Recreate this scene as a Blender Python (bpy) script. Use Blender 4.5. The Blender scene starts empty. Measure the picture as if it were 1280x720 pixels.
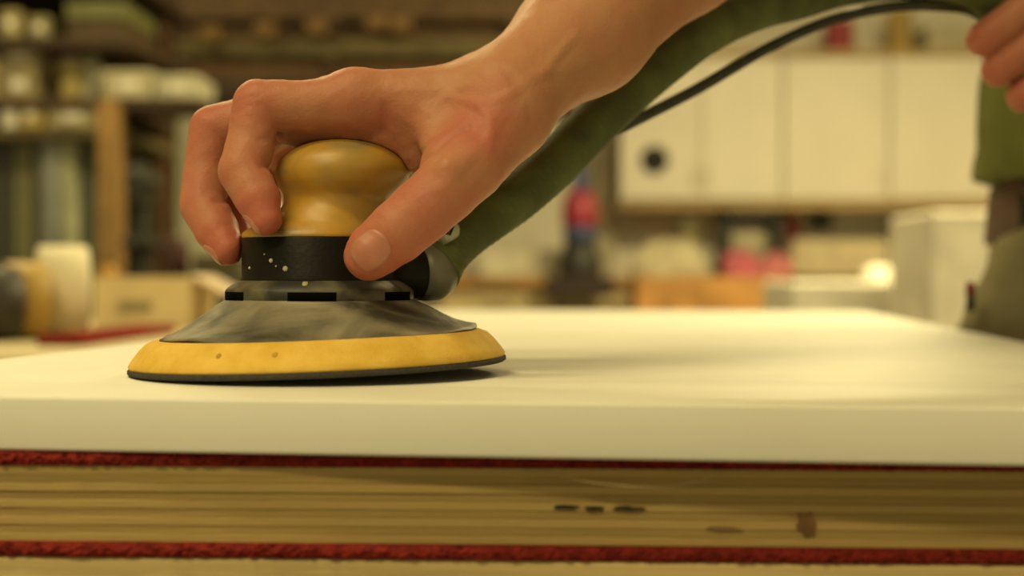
import bpy, bmesh, math, random
import numpy as np
from mathutils import Vector, Matrix
random.seed(7)
scene = bpy.context.scene
COL = scene.collection

# ---------------------------------------------------------------- camera
F = 1280 * 50.0 / 36.0                 # focal length in pixels of the 1280x720 frame
CAM_H = 0.039                          # lens height above the white board (board top is z = 0)
PITCH = math.atan(14.0 / F)            # horizon sits at row 346
cam_d = bpy.data.cameras.new('camera')
cam_d.lens = 50.0
cam_d.sensor_width = 36.0
cam_d.clip_start = 0.02
cam_d.clip_end = 60
cam_d.dof.use_dof = True
cam_d.dof.focus_distance = 0.552
cam_d.dof.aperture_fstop = 5.8
cam = bpy.data.objects.new('camera', cam_d)
COL.objects.link(cam)
cam.location = (0, 0, CAM_H)
cam.rotation_euler = (math.pi / 2 - PITCH, 0, 0)
scene.camera = cam

# ---------------------------------------------------------------- world, lamps, exposure
world = bpy.data.worlds.new('workshop_ambient')
scene.world = world
world.use_nodes = True
bg = world.node_tree.nodes['Background']
LIGHT = (1.0, 0.835, 0.40)
bg.inputs['Color'].default_value = (*LIGHT, 1)
bg.inputs['Strength'].default_value = 0.36
def area(name, loc, sx, sy, power, rot=(0, 0, 0), color=LIGHT):
    l = bpy.data.lights.new(name, 'AREA')
    l.shape = 'RECTANGLE'
    l.size, l.size_y = sx, sy
    l.energy = power
    l.color = color
    o = bpy.data.objects.new(name, l)
    o.location = loc
    o.rotation_euler = rot
    COL.objects.link(o)
    return o
FLOOR = -0.95
CEIL = 1.75
LAMPS = [((-0.75, 0.05), 0, 15), ((-1.1, 2.6), 0, 22), ((1.6, 1.7), 0, 34), ((-1.7, 4.0), 0, 14), ((1.4, 3.4), 0, 112), ((-0.9, -1.1), 0, 31)]  # all unseen, placed and powered for their light; last added as front fill
for k, ((lx, ly), rz, pw) in enumerate(LAMPS):
    area('ceiling_tube_light', (lx, ly, CEIL - 0.115), 1.15, 0.16, pw, (0, 0, rz))
scene.view_settings.view_transform = 'Standard'
scene.view_settings.look = 'None'
scene.view_settings.gamma = 1
scene.view_settings.use_curve_mapping = False
scene.view_settings.exposure = 0.04

# ---------------------------------------------------------------- helpers
def W(px, py, Y):
    """the place at depth Y (metres from the lens) seen at a pixel of the photograph"""
    a = PITCH
    u = (360 - py) / F
    d = np.array([(px - 640) / F, math.cos(a) + u * math.sin(a), -math.sin(a) + u * math.cos(a)])
    d = d * (Y / d[1])
    return d + np.array([0, 0, CAM_H])

MATS = {}
def srgb(r, g, b):
    f = lambda c: (c / 255 / 12.92) if c / 255 <= 0.04045 else ((c / 255 + 0.055) / 1.055) ** 2.4
    return (f(r), f(g), f(b))

def mat(name, col, rough=0.5, var=0.12, scale=30, bump=0.0, bscale=200, metal=0.0, spec=0.5, col2=None,
        stretch=(1, 1, 1), lo=0.35, hi=0.65, detail=5, sss=0.0, coat=0.0, trans=0.0):
    if name in MATS:
        return MATS[name]
    m = bpy.data.materials.new(name)
    m.use_nodes = True
    nt = m.node_tree
    b = nt.nodes['Principled BSDF']
    b.inputs['Roughness'].default_value = rough
    b.inputs['Metallic'].default_value = metal
    b.inputs['Specular IOR Level'].default_value = spec
    b.inputs['Coat Weight'].default_value = coat
    b.inputs['Transmission Weight'].default_value = trans
    if sss:
        b.inputs['Subsurface Weight'].default_value = sss
        b.inputs['Subsurface Radius'].default_value = (1.0, 0.35, 0.2)
        b.inputs['Subsurface Scale'].default_value = 0.004
    tc = nt.nodes.new('ShaderNodeTexCoord')
    mp = nt.nodes.new('ShaderNodeMapping')
    mp.inputs['Scale'].default_value = stretch
    nt.links.new(tc.outputs['Object'], mp.inputs['Vector'])
    n = nt.nodes.new('ShaderNodeTexNoise')
    n.inputs['Scale'].default_value = scale
    n.inputs['Detail'].default_value = detail
    nt.links.new(mp.outputs['Vector'], n.inputs['Vector'])
    r = nt.nodes.new('ShaderNodeValToRGB')
    r.color_ramp.elements[0].position = lo
    r.color_ramp.elements[1].position = hi
    c2 = col2 if col2 else tuple(min(1, c * (1 + var)) for c in col)
    c1 = col if col2 else tuple(c * (1 - var) for c in col)
    r.color_ramp.elements[0].color = (*c1, 1)
    r.color_ramp.elements[1].color = (*c2, 1)
    nt.links.new(n.outputs['Fac'], r.inputs['Fac'])
    nt.links.new(r.outputs['Color'], b.inputs['Base Color'])
    if bump:
        n2 = nt.nodes.new('ShaderNodeTexNoise')
        n2.inputs['Scale'].default_value = bscale
        n2.inputs['Detail'].default_value = 4
        nt.links.new(mp.outputs['Vector'], n2.inputs['Vector'])
        bp = nt.nodes.new('ShaderNodeBump')
        bp.inputs['Strength'].default_value = bump
        bp.inputs['Distance'].default_value = 0.001
        nt.links.new(n2.outputs['Fac'], bp.inputs['Height'])
        nt.links.new(bp.outputs['Normal'], b.inputs['Normal'])
    MATS[name] = m
    return m

def empty(name, loc, label=None, cat=None, group=None, kind=None):
    o = bpy.data.objects.new(name, None)
    o.empty_display_size = 0.05
    o.location = tuple(float(v) for v in loc)
    COL.objects.link(o)
    tag(o, label, cat, group, kind)
    return o

def tag(o, label=None, cat=None, group=None, kind=None):
    if label: o['label'] = label
    if cat: o['category'] = cat
    if group: o['group'] = group
    if kind: o['kind'] = kind
    return o

def worldloc(o):
    v = Vector((0, 0, 0))
    while o:
        v += o.location
        o = o.parent
    return v

def mesh_obj(name, verts, faces, m, parent=None, origin=None, smooth=True, label=None, cat=None, group=None, kind=None):
    """world-space verts; the object sits at origin (or on its parent)"""
    V = np.asarray(verts, dtype=float)
    base = np.array(worldloc(parent)) if parent else (np.zeros(3) if origin is None else np.asarray(origin, float))
    if parent is not None and origin is not None:
        off = np.asarray(origin, float)
    else:
        off = base
    me = bpy.data.meshes.new(name)
    me.from_pydata((V - off).tolist(), [], faces if isinstance(faces, list) else faces.tolist())
    me.update()
    mats = m if isinstance(m, (list, tuple)) else [m]
    for x in mats:
        me.materials.append(x)
    if smooth:
        me.polygons.foreach_set('use_smooth', [True] * len(me.polygons))
    o = bpy.data.objects.new(name, me)
    COL.objects.link(o)
    if parent is not None:
        o.parent = parent
        o.location = tuple(off - base)
    else:
        o.location = tuple(off)
    tag(o, label, cat, group, kind)
    return o

def bm_obj(name, bm, m, parent=None, origin=None, smooth=False, **kw):
    bm.verts.index_update()
    V = [tuple(v.co) for v in bm.verts]
    Fc = [[v.index for v in f.verts] for f in bm.faces]
    bm.free()
    return mesh_obj(name, V, Fc, m, parent, origin, smooth, **kw)

def box(name, c, s, m, parent=None, rz=0.0, bevel=0.0, rot=None, smooth=False, origin=None, seg=1, **kw):
    """box with centre c, full sizes s"""
    bm = bmesh.new()
    bmesh.ops.create_cube(bm, size=1.0)
    for v in bm.verts:
        v.co = Vector((v.co.x * s[0], v.co.y * s[1], v.co.z * s[2]))
    if bevel:
        bmesh.ops.bevel(bm, geom=bm.edges[:], offset=bevel, segments=seg, affect='EDGES', profile=0.5)
    R = (rot if rot is not None else Matrix.Rotation(rz, 3, 'Z'))
    for v in bm.verts:
        v.co = R @ v.co + Vector(tuple(float(x) for x in c))
    if parent is None and origin is None:
        origin = c
    return bm_obj(name, bm, m, parent, origin, smooth, **kw)

def lathe_grid(prof, n=64, center=(0, 0), rfun=None, cap=True):
    """prof: list of (r, z) or (rx, ry, cx, z)"""
    V, Fc = [], []
    for k, p in enumerate(prof):
        if len(p) == 2:
            rx = ry = p[0]; cx = 0; z = p[1]
        else:
            rx, ry, cx, z = p
        for i in range(n):
            a = 2 * math.pi * i / n
            f = rfun(a, k, z) if rfun else 1.0
            V.append((center[0] + cx + rx * f * math.cos(a), center[1] + ry * f * math.sin(a), z))
    for k in range(len(prof) - 1):
        for i in range(n):
            j = (i + 1) % n
            Fc.append([k * n + i, k * n + j, (k + 1) * n + j, (k + 1) * n + i])
    if cap:
        Fc.append([i for i in range(n)][::-1])
        Fc.append([(len(prof) - 1) * n + i for i in range(n)])
    return V, Fc

def xf(V, M, t=(0, 0, 0)):
    M = np.array(M)
    return np.asarray(V) @ M.T + np.asarray(t)

def rotm(axis, ang):
    return np.array(Matrix.Rotation(ang, 3, axis))

def spline(pts, n):
    """Catmull-Rom through the points, n samples per span"""
    P = [np.asarray(p, float) for p in pts]
    P = [2 * P[0] - P[1]] + P + [2 * P[-1] - P[-2]]
    out = []
    for i in range(1, len(P) - 2):
        for k in range(n):
            t = k / n
            a, b, c, d = P[i - 1], P[i], P[i + 1], P[i + 2]
            out.append(0.5 * ((2 * b) + (-a + c) * t + (2 * a - 5 * b + 4 * c - d) * t * t + (-a + 3 * b - 3 * c + d) * t ** 3))
    out.append(P[-2])
    return np.array(out)

def tube(path, r, n=12, rfun=None, cap=True):
    path = np.asarray(path, float)
    T = np.gradient(path, axis=0)
    T /= np.linalg.norm(T, axis=1)[:, None]
    up = np.array([0, 0, 1.0])
    if abs(T[0] @ up) > 0.95:
        up = np.array([0, 1.0, 0])
    N = up - T[0] * (T[0] @ up); N /= np.linalg.norm(N)
    V, Fc = [], []
    s = 0.0
    for k in range(len(path)):
        if k:
            s += np.linalg.norm(path[k] - path[k - 1])
            N = N - T[k] * (T[k] @ N); N /= np.linalg.norm(N)
        B = np.cross(T[k], N)
        rr = rfun(s, k) if rfun else r
        for i in range(n):
            a = 2 * math.pi * i / n
            V.append(path[k] + rr * (math.cos(a) * N + math.sin(a) * B))
    for k in range(len(path) - 1):
        for i in range(n):
            j = (i + 1) % n
            Fc.append([k * n + i, k * n + j, (k + 1) * n + j, (k + 1) * n + i])
    if cap:
        Fc.append(list(range(n))[::-1]); Fc.append([(len(path) - 1) * n + i for i in range(n)])
    return V, Fc

def resample(path, step):
    path = np.asarray(path, float)
    s = np.concatenate([[0], np.cumsum(np.linalg.norm(np.diff(path, axis=0), axis=1))])
    t = np.arange(0, s[-1], step)
    return np.stack([np.interp(t, s, path[:, k]) for k in range(3)], 1)

# ---------------------------------------------------------------- implicit bodies (metres), sparse surface nets
def rcone(P, a, b, ra, rb):
    """distance to a capsule whose radius runs from ra to rb"""
    a = np.asarray(a, float); b = np.asarray(b, float)
    ab = b - a
    L2 = float(ab @ ab)
    t = np.clip(((P - a) @ ab) / L2, 0, 1)
    q = P - a - t[:, None] * ab
    return np.sqrt(np.einsum('ij,ij->i', q, q)) - (ra + (rb - ra) * t)
def smin(a, b, k):
    h = np.clip(0.5 + 0.5 * (b - a) / k, 0, 1)
    return b + (a - b) * h - k * h * (1 - h)
def smax(a, b, k):
    return -smin(-a, -b, k)
def ellip(P, c, r):
    q = (P - np.asarray(c)) / np.asarray(r)
    k0 = np.linalg.norm(q, axis=1)
    k1 = np.linalg.norm(q / np.asarray(r), axis=1)
    return k0 * (k0 - 1.0) / np.maximum(k1, 1e-9)

def surface(sdf, lo, hi, h, newton=2):
    lo = np.asarray(lo, float); hi = np.asarray(hi, float)
    B = 8; H = h * B
    n = np.ceil((hi - lo) / H).astype(int)
    g = np.stack(np.meshgrid(*[np.arange(k) for k in n], indexing='ij'), -1).reshape(-1, 3)
    d = sdf(lo + (g + 0.5) * H)
    act = g[np.abs(d) < H * 1.15]
    c9 = np.stack(np.meshgrid(*[np.arange(B + 1)] * 3, indexing='ij'), -1).reshape(-1, 3)
    N = n * B + 4
    keys, pos, edges = [], [], []
    CH = 300
    for s in range(0, len(act), CH):
        blk = act[s:s + CH]
        idx = (blk[:, None, :] * B + c9[None]).reshape(-1, 3)
        val = sdf(lo + idx * h).reshape(len(blk), B + 1, B + 1, B + 1)
        neg = val < 0
        cnt = sum(neg[:, i:B + i, j:B + j, k:B + k].astype(np.int8) for i in (0, 1) for j in (0, 1) for k in (0, 1))
        w = np.argwhere((cnt > 0) & (cnt < 8))
        if not len(w):
            continue
        cell = blk[w[:, 0]] * B + w[:, 1:]
        cv = np.zeros((len(w), 2, 2, 2))
        for i in (0, 1):
            for j in (0, 1):
                for k in (0, 1):
                    cv[:, i, j, k] = val[w[:, 0], w[:, 1] + i, w[:, 2] + j, w[:, 3] + k]
        acc = np.zeros((len(w), 3)); num = np.zeros(len(w))
        for ax in range(3):
            for p in (0, 1):
                for q in (0, 1):
                    i0 = [p, q]; i0.insert(ax, 0)
                    i1 = [p, q]; i1.insert(ax, 1)
                    v0 = cv[:, i0[0], i0[1], i0[2]]; v1 = cv[:, i1[0], i1[1], i1[2]]
                    cr = (v0 < 0) != (v1 < 0)
                    t = np.where(cr, v0 / np.where(cr, v0 - v1, 1), 0)
                    pt = np.tile(np.array(i0, float), (len(w), 1)); pt[:, ax] = t
                    acc[cr] += pt[cr]; num[cr] += 1
        keys.append((cell[:, 0] * N[1] + cell[:, 1]) * N[2] + cell[:, 2])
        pos.append(lo + (cell + acc / num[:, None]) * h)
        e = np.zeros((len(w), 3), np.int8)
        for ax in range(3):
            i1 = [0, 0, 0]; i1[ax] = 1
            v0 = cv[:, 0, 0, 0] < 0; v1 = cv[:, i1[0], i1[1], i1[2]] < 0
            e[:, ax] = np.where(v0 & ~v1, 1, np.where(~v0 & v1, -1, 0))
        edges.append(e)
    keys = np.concatenate(keys); pos = np.concatenate(pos); edges = np.concatenate(edges)
    o = np.argsort(keys); keys = keys[o]; pos = pos[o]; edges = edges[o]
    st = np.array([N[1] * N[2], N[2], 1])
    faces = []
    for ax in range(3):
        b_, c_ = [(1, 2), (2, 0), (0, 1)][ax]
        for sg in (1, -1):
            w = np.nonzero(edges[:, ax] == sg)[0]
            q = np.stack([keys[w], keys[w] - st[b_], keys[w] - st[b_] - st[c_], keys[w] - st[c_]], 1)
            ix = np.searchsorted(keys, q)
            ix = np.minimum(ix, len(keys) - 1)
            ok = (keys[ix] == q).all(1)
            ix = ix[ok]
            faces.append(ix if sg == 1 else ix[:, ::-1])
    faces = np.concatenate(faces)
    for _ in range(newton):
        dd = sdf(pos); e = h * 0.25
        G = np.stack([(sdf(pos + np.eye(3)[k] * e) - sdf(pos - np.eye(3)[k] * e)) / (2 * e) for k in range(3)], 1)
        g2 = np.maximum(np.einsum('ij,ij->i', G, G), 0.2)
        stepv = (dd / g2)[:, None] * G
        ln = np.linalg.norm(stepv, axis=1)[:, None]
        pos = pos - stepv * np.minimum(1, h * 0.7 / np.maximum(ln, 1e-9))
    return pos, faces

# ================================================================ the room
plaster = mat('wall_plaster', (0.76, 0.71, 0.58), 0.9, 0.08, 3, 0.2, 60)
box('floor', (0.3, 3.0, FLOOR - 0.05), (9.0, 8.2, 0.1), mat('concrete', (0.22, 0.21, 0.19), 0.8, 0.25, 4, 0.3, 40), kind='structure')
box('ceiling', (0.3, 3.0, CEIL + 0.05), (9.0, 8.2, 0.1), mat('ceiling_paint', (0.62, 0.6, 0.54), 0.9, 0.05, 3), kind='structure')
box('wall_back', (0.3, 6.40, (FLOOR + CEIL) / 2), (9.0, 0.1, CEIL - FLOOR), plaster, kind='structure')
box('wall_left', (-4.25, 3.0, (FLOOR + CEIL) / 2), (0.1, 7.0, CEIL - FLOOR), plaster, kind='structure')
box('wall_right', (4.85, 3.0, (FLOOR + CEIL) / 2), (0.1, 7.0, CEIL - FLOOR), plaster, kind='structure')

# ================================================================ bench, panels, board
ROT = math.radians(-7.0)
ROT2 = math.radians(-2.6)
def lbox(name, c, s, m, parent, bevel=0.0, seg=1, smooth=False, **kw):
    """box in the parent's own coordinates"""
    bm = bmesh.new()
    bmesh.ops.create_cube(bm, size=1.0)
    for v in bm.verts:
        v.co = Vector((v.co.x * s[0] + 0, v.co.y * s[1], v.co.z * s[2]))
    if bevel:
        bmesh.ops.bevel(bm, geom=bm.edges[:], offset=bevel, segments=seg, affect='EDGES', profile=0.5)
    bm.verts.index_update()
    me = bpy.data.meshes.new(name)
    bm.to_mesh(me); bm.free()
    me.materials.append(m)
    if smooth:
        me.polygons.foreach_set('use_smooth', [True] * len(me.polygons))
    o = bpy.data.objects.new(name, me)
    COL.objects.link(o)
    if parent:
        o.parent = parent
    o.location = c
    return tag(o, **kw)

paint = mat('white_paint', (0.745, 0.715, 0.635), 0.52, 0.02, 14, 0.04, 900, spec=0.45)
def UV(u, v, z=0.0):
    return (u * math.cos(ROT) - v * math.sin(ROT), u * math.sin(ROT) + v * math.cos(ROT), z)
board = lbox('painted_board', UV(-0.0605, 1.0425, -0.00875), (0.523, 1.207, 0.0175), paint, None, 0.0011, 3, True,
             label='smooth white painted board lying flat under the yellow sander', cat='board')
board.rotation_euler.z = ROT

carpet_m = mat('red_carpet', (0.22, 0.024, 0.018), 0.95, 0.35, 260, 0.8, 1400, spec=0.1, lo=0.3, hi=0.75)
def carpet_strip(name, parent, x0, x1, y0, y1, z0, z1, seed):
    """a carpet sheet whose front edge is ragged, in the parent's coordinates"""
    rng = np.random.RandomState(seed)
    nx, nz = 420, 7
    xs = np.linspace(x0, x1, nx)
    low = np.convolve(rng.randn(nx + 40), np.ones(41) / 6.4, 'valid')
    V, Fc = [], []
    for i, x in enumerate(xs):
        for k in range(nz):
            t = k / (nz - 1)
            bul = 0.0016 * (1 - (2 * t - 1) ** 2)
            j = 0.0005 * rng.randn()
            V.append((x, y0 - bul + j + 0.0003 * low[i], z0 + (z1 - z0) * t + (0.00035 * rng.randn() if 0 < k < nz - 1 else 0.0)))
    for i in range(nx - 1):
        for k in range(nz - 1):
            a = i * nz + k
            Fc.append([a, a + nz, a + nz + 1, a + 1])
    n0 = len(V)
    for x in (x0, x1):
        for z in (z0, z1):
            V.append((x, y1, z))
    bl, tl, br, tr = n0, n0 + 1, n0 + 2, n0 + 3
    Fc.append([tl] + [i * nz + nz - 1 for i in range(nx)] + [tr])
    Fc.append(([bl] + [i * nz for i in range(nx)] + [br])[::-1])
    Fc.append([bl, tl, tr, br][::-1])
    Fc.append([bl] + [k for k in range(nz)] + [tl])
    Fc.append(([br] + [(nx - 1) * nz + k for k in range(nz)] + [tr])[::-1])
    me = bpy.data.meshes.new(name)
    me.from_pydata(V, [], Fc)
    me.materials.append(carpet_m)
    o = bpy.data.objects.new(name, me)
    COL.objects.link(o)
    o.parent = parent
    return o

ply_a = mat('birch_ply_light', (0.44, 0.305, 0.105), 0.7, 0.15, 30, 0.5, 220, stretch=(0.25, 1, 9), lo=0.25, hi=0.75)
ply_b = mat('birch_ply_dark', (0.37, 0.25, 0.082), 0.75, 0.18, 36, 0.6, 260, stretch=(0.25, 1, 9), lo=0.25, hi=0.75)
panel = empty('plywood_bench_top', (-0.03, 0.4565, -0.0495), 'layered birch plywood sheet with red carpet top right beneath white board', 'plywood')
panel.rotation_euler.z = ROT2
PX0, PX1, PD = -0.23, 0.262, 1.0
Z1, Z0 = -0.0224, -0.0470
carpet_strip('carpet', panel, PX0, PX1, 0.0, PD, Z1 + 0.0495, -0.0177 + 0.0495, 3)
NP = 9
rngp = random.Random(5)
for k in range(NP):
    t = (Z1 - Z0) / NP
    zc = Z0 + (k + 0.5) * t + 0.0495
    off = rngp.uniform(0, 0.0005) + (0.0003 if k % 2 else 0)
    lbox('ply', ((PX0 + PX1) / 2, PD / 2 + off / 2, zc), (PX1 - PX0, PD - off, t * 0.985), ply_a if k % 2 == 0 else ply_b, panel, 0.00012)
knot_m = mat('dark_knot', (0.030, 0.020, 0.010), 0.9, 0.4, 300)
resin_m = mat('amber_resin_stain', (0.16, 0.075, 0.02), 0.6, 0.3, 200)
def stain(name, pts, m, parent, y, h):
    """a thin uneven blotch let into the sheet's edge (parent's coordinates)"""
    V, Fc = [], []
    n = len(pts)
    for dy in (-0.00035, 0.0015):
        for (x, z) in pts:
            V.append((x, y + dy, z))
    Fc.append(list(range(n))); Fc.append(list(range(n, 2 * n))[::-1])
    for i in range(n):
        j = (i + 1) % n
        Fc.append([i, j, n + j, n + i][::-1])
    me = bpy.data.meshes.new(name); me.from_pydata(V, [], Fc); me.materials.append(m)
    bm = bmesh.new(); bm.from_mesh(me); bmesh.ops.recalc_face_normals(bm, faces=bm.faces[:]); bm.to_mesh(me); bm.free()
    o = bpy.data.objects.new(name, me); COL.objects.link(o); o.parent = parent
    return o
def to_panel(px, py):
    p = W(px, py, 0.4565 - (px - 640) / F * 0.45 * 0.045)
    q = np.array([p[0] + 0.03, 0, p[2] + 0.0495])
    return q[0] / math.cos(ROT2), q[2]
def blob(px, py, w, h, seed, n=16):
    rg = random.Random(seed)
    cx, cz = to_panel(px, py)
    s = 0.45 / F
    out = []
    for i in range(n):
        a = 2 * math.pi * i / n
        k = rg.uniform(0.65, 1.15)
        out.append((cx + w * s * k * math.cos(a), cz + h * s * k * math.sin(a)))
    return out
for i, (px, py, w, h) in enumerate([(707, 633, 17, 3.2), (742, 635, 13, 3.6), (784, 635, 20, 3.4)]):
    stain('knot_gap', blob(px, py, w, h, i), knot_m, panel, 0.0, 0)
stain('resin_stain', blob(1007, 655, 14, 16, 9), resin_m, panel, 0.0, 0)
stain('resin_stain', blob(905, 660, 22, 3, 4), mat('brown_streak', (0.20, 0.12, 0.05), 0.7), panel, 0.0, 0)

tp3 = []
for (px, py, dy) in ((652, 585, -.001), (690, 590, -.004), (740, 599, -.006), (800, 604, -.006), (850, 602, -.005), (885, 594, -.004), (915, 587, -.001)):
    tx, tz = to_panel(px, py); tp3.append((tx, dy, tz))
V, Fc = tube(spline(tp3, 5), 0.00028, 6)
me = bpy.data.meshes.new('loose_thread'); me.from_pydata([tuple(v) for v in V], [], Fc); me.materials.append(mat('pale_thread', (0.42, 0.33, 0.16), 0.8))
th_ = bpy.data.objects.new('loose_thread', me); COL.objects.link(th_); th_.parent = panel
low = empty('lower_bench_board', (-0.03, 0.4545, -0.095), 'pale softwood board with red carpet top, lowest in the stack', 'board')
low.rotation_euler.z = ROT2
carpet_strip('carpet', low, PX0 - 0.05, PX1 + 0.05, 0.0, 1.0, -0.0515 + 0.095, -0.0470 + 0.095, 8)
pine = mat('pale_pine', (0.58, 0.43, 0.19), 0.65, 0.16, 18, 0.3, 120, stretch=(0.3, 1, 6))
lbox('plank', ((PX0 + PX1) / 2, 0.5, 0.0217), (PX1 - PX0 + 0.1, 1.0, 0.0434), pine, low, 0.0015, 2)
bench = empty('workbench', (0.0, 0.95, FLOOR), 'wooden workbench frame standing under the panel stack', 'workbench')
bench.rotation_euler.z = ROT2
dpine = mat('bench_pine', (0.36, 0.26, 0.13), 0.7, 0.2, 12, 0.3, 90, stretch=(1, 1, 0.3))
for sx in (-1, 1):
    for sy in (-1, 1):
        lbox('leg', (0.19 * sx, 0.40 * sy, 0.38), (0.07, 0.07, 0.76), dpine, bench, 0.003)
for sy in (-1, 1):
    lbox('rail', (0.0, 0.40 * sy, 0.8075), (0.5, 0.045, 0.093), dpine, bench, 0.003)
    lbox('stretcher', (0.0, 0.40 * sy, 0.18), (0.32, 0.04, 0.07), dpine, bench, 0.003)
for sx in (-1, 1):
    lbox('side_rail', (0.19 * sx, 0.0, 0.8075), (0.045, 0.75, 0.093), dpine, bench, 0.003)

# ================================================================ the sander
AX, AY = (400 - 640) / F * 0.576, 0.576
sander = empty('orbital_sander', (AX, AY, 0.0), 'round random-orbit sander with yellow knob grip and yellow pad on white board', 'sander')
black_p = mat('black_plastic', (0.008, 0.0075, 0.006), 0.45, 0.3, 60, 0.15, 500, col2=(0.016, 0.014, 0.010), lo=0.45, hi=0.8, spec=0.12)
def nodes_dust(m, dust, sc, lo, hi, stretch=(1, 1, 1)):
    """a second, dusty tone laid over a material"""
    nt = m.node_tree
    b = nt.nodes['Principled BSDF']
    src = b.inputs['Base Color'].links[0].from_socket
    tc = nt.nodes.new('ShaderNodeTexCoord'); mp = nt.nodes.new('ShaderNodeMapping')
    mp.inputs['Scale'].default_value = stretch
    n = nt.nodes.new('ShaderNodeTexNoise'); n.inputs['Scale'].default_value = sc; n.inputs['Detail'].default_value = 6
    n.inputs['Distortion'].default_value = 0.8
    r = nt.nodes.new('ShaderNodeMapRange'); r.inputs['From Min'].default_value = lo; r.inputs['From Max'].default_value = hi
    mx = nt.nodes.new('ShaderNodeMix'); mx.data_type = 'RGBA'
    nt.links.new(tc.outputs['Object'], mp.inputs['Vector']); nt.links.new(mp.outputs['Vector'], n.inputs['Vector'])
    nt.links.new(n.outputs['Fac'], r.inputs['Value']); nt.links.new(r.outputs['Result'], mx.inputs['Factor'])
    nt.links.new(src, mx.inputs['A']); mx.inputs['B'].default_value = (*dust, 1)
    nt.links.new(mx.outputs['Result'], b.inputs['Base Color'])
    return m
yellow_g = nodes_dust(mat('yellow_grip', (0.38, 0.195, 0.018), 0.40, 0.15, 50, 0.06, 300, col2=(0.47, 0.26, 0.032)), (0.20, 0.16, 0.075), 38, 0.47, 0.72)
foam_y = mat('yellow_foam', (0.70, 0.42, 0.060), 0.85, 0.1, 90, 0.4, 1200, col2=(0.80, 0.52, 0.11), spec=0.2)
grit = mat('grey_abrasive', (0.055, 0.050, 0.043), 0.95, 0.3, 900, 0.8, 2500)
rubber = nodes_dust(mat('dusty_rubber', (0.045, 0.040, 0.028), 0.6, 0.4, 40, 0.4, 260), (0.32, 0.275, 0.19), 30, 0.38, 0.74, (1, 1, 2.0))

def tilt(V, ang, yang=0.0, c=(0, 0, 0)):
    c = np.asarray(c)
    return xf(np.asarray(V) - c, rotm('Y', -ang) @ rotm('X', yang)) + c + np.array([AX, AY, 0])
# pad: foam disc, tilted so that only its left rim bears on the panel
PT = math.radians(1.9)
piv = (-0.075, 0, 0)
prof = [(0.0, 0.0025), (0.0748, 0.0025), (0.0752, 0.0036), (0.0735, 0.0062), (0.0708, 0.0096), (0.0682, 0.0121), (0.0655, 0.0132), (0.0, 0.0134)]
prof = [(max(r, 1e-4), z) for r, z in prof]
V, Fc = lathe_grid(prof, 96)
mesh_obj('pad', tilt(V, PT, 0, piv), Fc, foam_y, sander, label='tapered yellow foam pad')
V, Fc = lathe_grid([(1e-4, 0.0002), (0.0746, 0.0002), (0.0755, 0.0008), (0.0755, 0.0020), (0.0748, 0.0026), (1e-4, 0.0026)], 96)
disc = mesh_obj('sanding_disc', tilt(V, PT, 0, piv), Fc, grit, sander, label='thin dark abrasive disc under the pad')
for (px, py) in ((310, 461), (378, 459)):       # dents in the foam rim
    ang = math.acos(max(-1, min(1, ((px - 398) / 3.3e3) / 0.0705)))
    x, y = 0.0712 * math.cos(ang), -0.0712 * math.sin(ang)
    V, Fc = lathe_grid([(1e-4, -0.0006), (0.0011, -0.0003), (0.0013, 0.0), (0.0010, 0.0004), (1e-4, 0.0006)], 10)
    V = xf(V, rotm('X', math.radians(60)))
    mesh_obj('foam_dent', tilt(np.asarray(V) + [x, y, 0.0088], PT, 0, piv), Fc, mat('foam_dent_dark', (0.52, 0.30, 0.045), 0.9), sander)
# skirt: flared rubber shroud, warped upwards at the right
ST = math.radians(2.6)
sp = [(0.0335, 0.0315), (0.0365, 0.0305), (0.0395, 0.0288), (0.0440, 0.0258), (0.0495, 0.0220), (0.0550, 0.0185), (0.0600, 0.0160), (0.0632, 0.0150),
      (0.0634, 0.0144), (0.0628, 0.0141), (0.0590, 0.0148), (0.0500, 0.0180), (0.0400, 0.0230), (0.0335, 0.0270)]
n = 128
V, Fc = [], []
for k, (r, z) in enumerate(sp):
    out = max(0.0, (r - 0.036) / 0.028)
    for i in range(n):
        a = 2 * math.pi * i / n
        x, y = r * math.cos(a), r * math.sin(a)
        wob = 0.0006 * math.sin(3 * a + 1.0) + 0.0004 * math.sin(7 * a) + 0.00025 * math.sin(13 * a + r * 300)
        lift = 0.0046 * max(0, math.cos(a)) ** 1.3 * out - 0.0002 * max(0, -math.cos(a)) * out
        V.append((x, y, z + wob * out + lift))
for k in range(len(sp)):
    k2 = (k + 1) % len(sp)
    for i in range(n):
        j = (i + 1) % n
        Fc.append([k * n + i, k2 * n + i, k2 * n + j, k * n + j])
mesh_obj('skirt', tilt(V, math.radians(-0.4)), Fc, rubber, sander, label='dusty flared rubber skirt')
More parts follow.
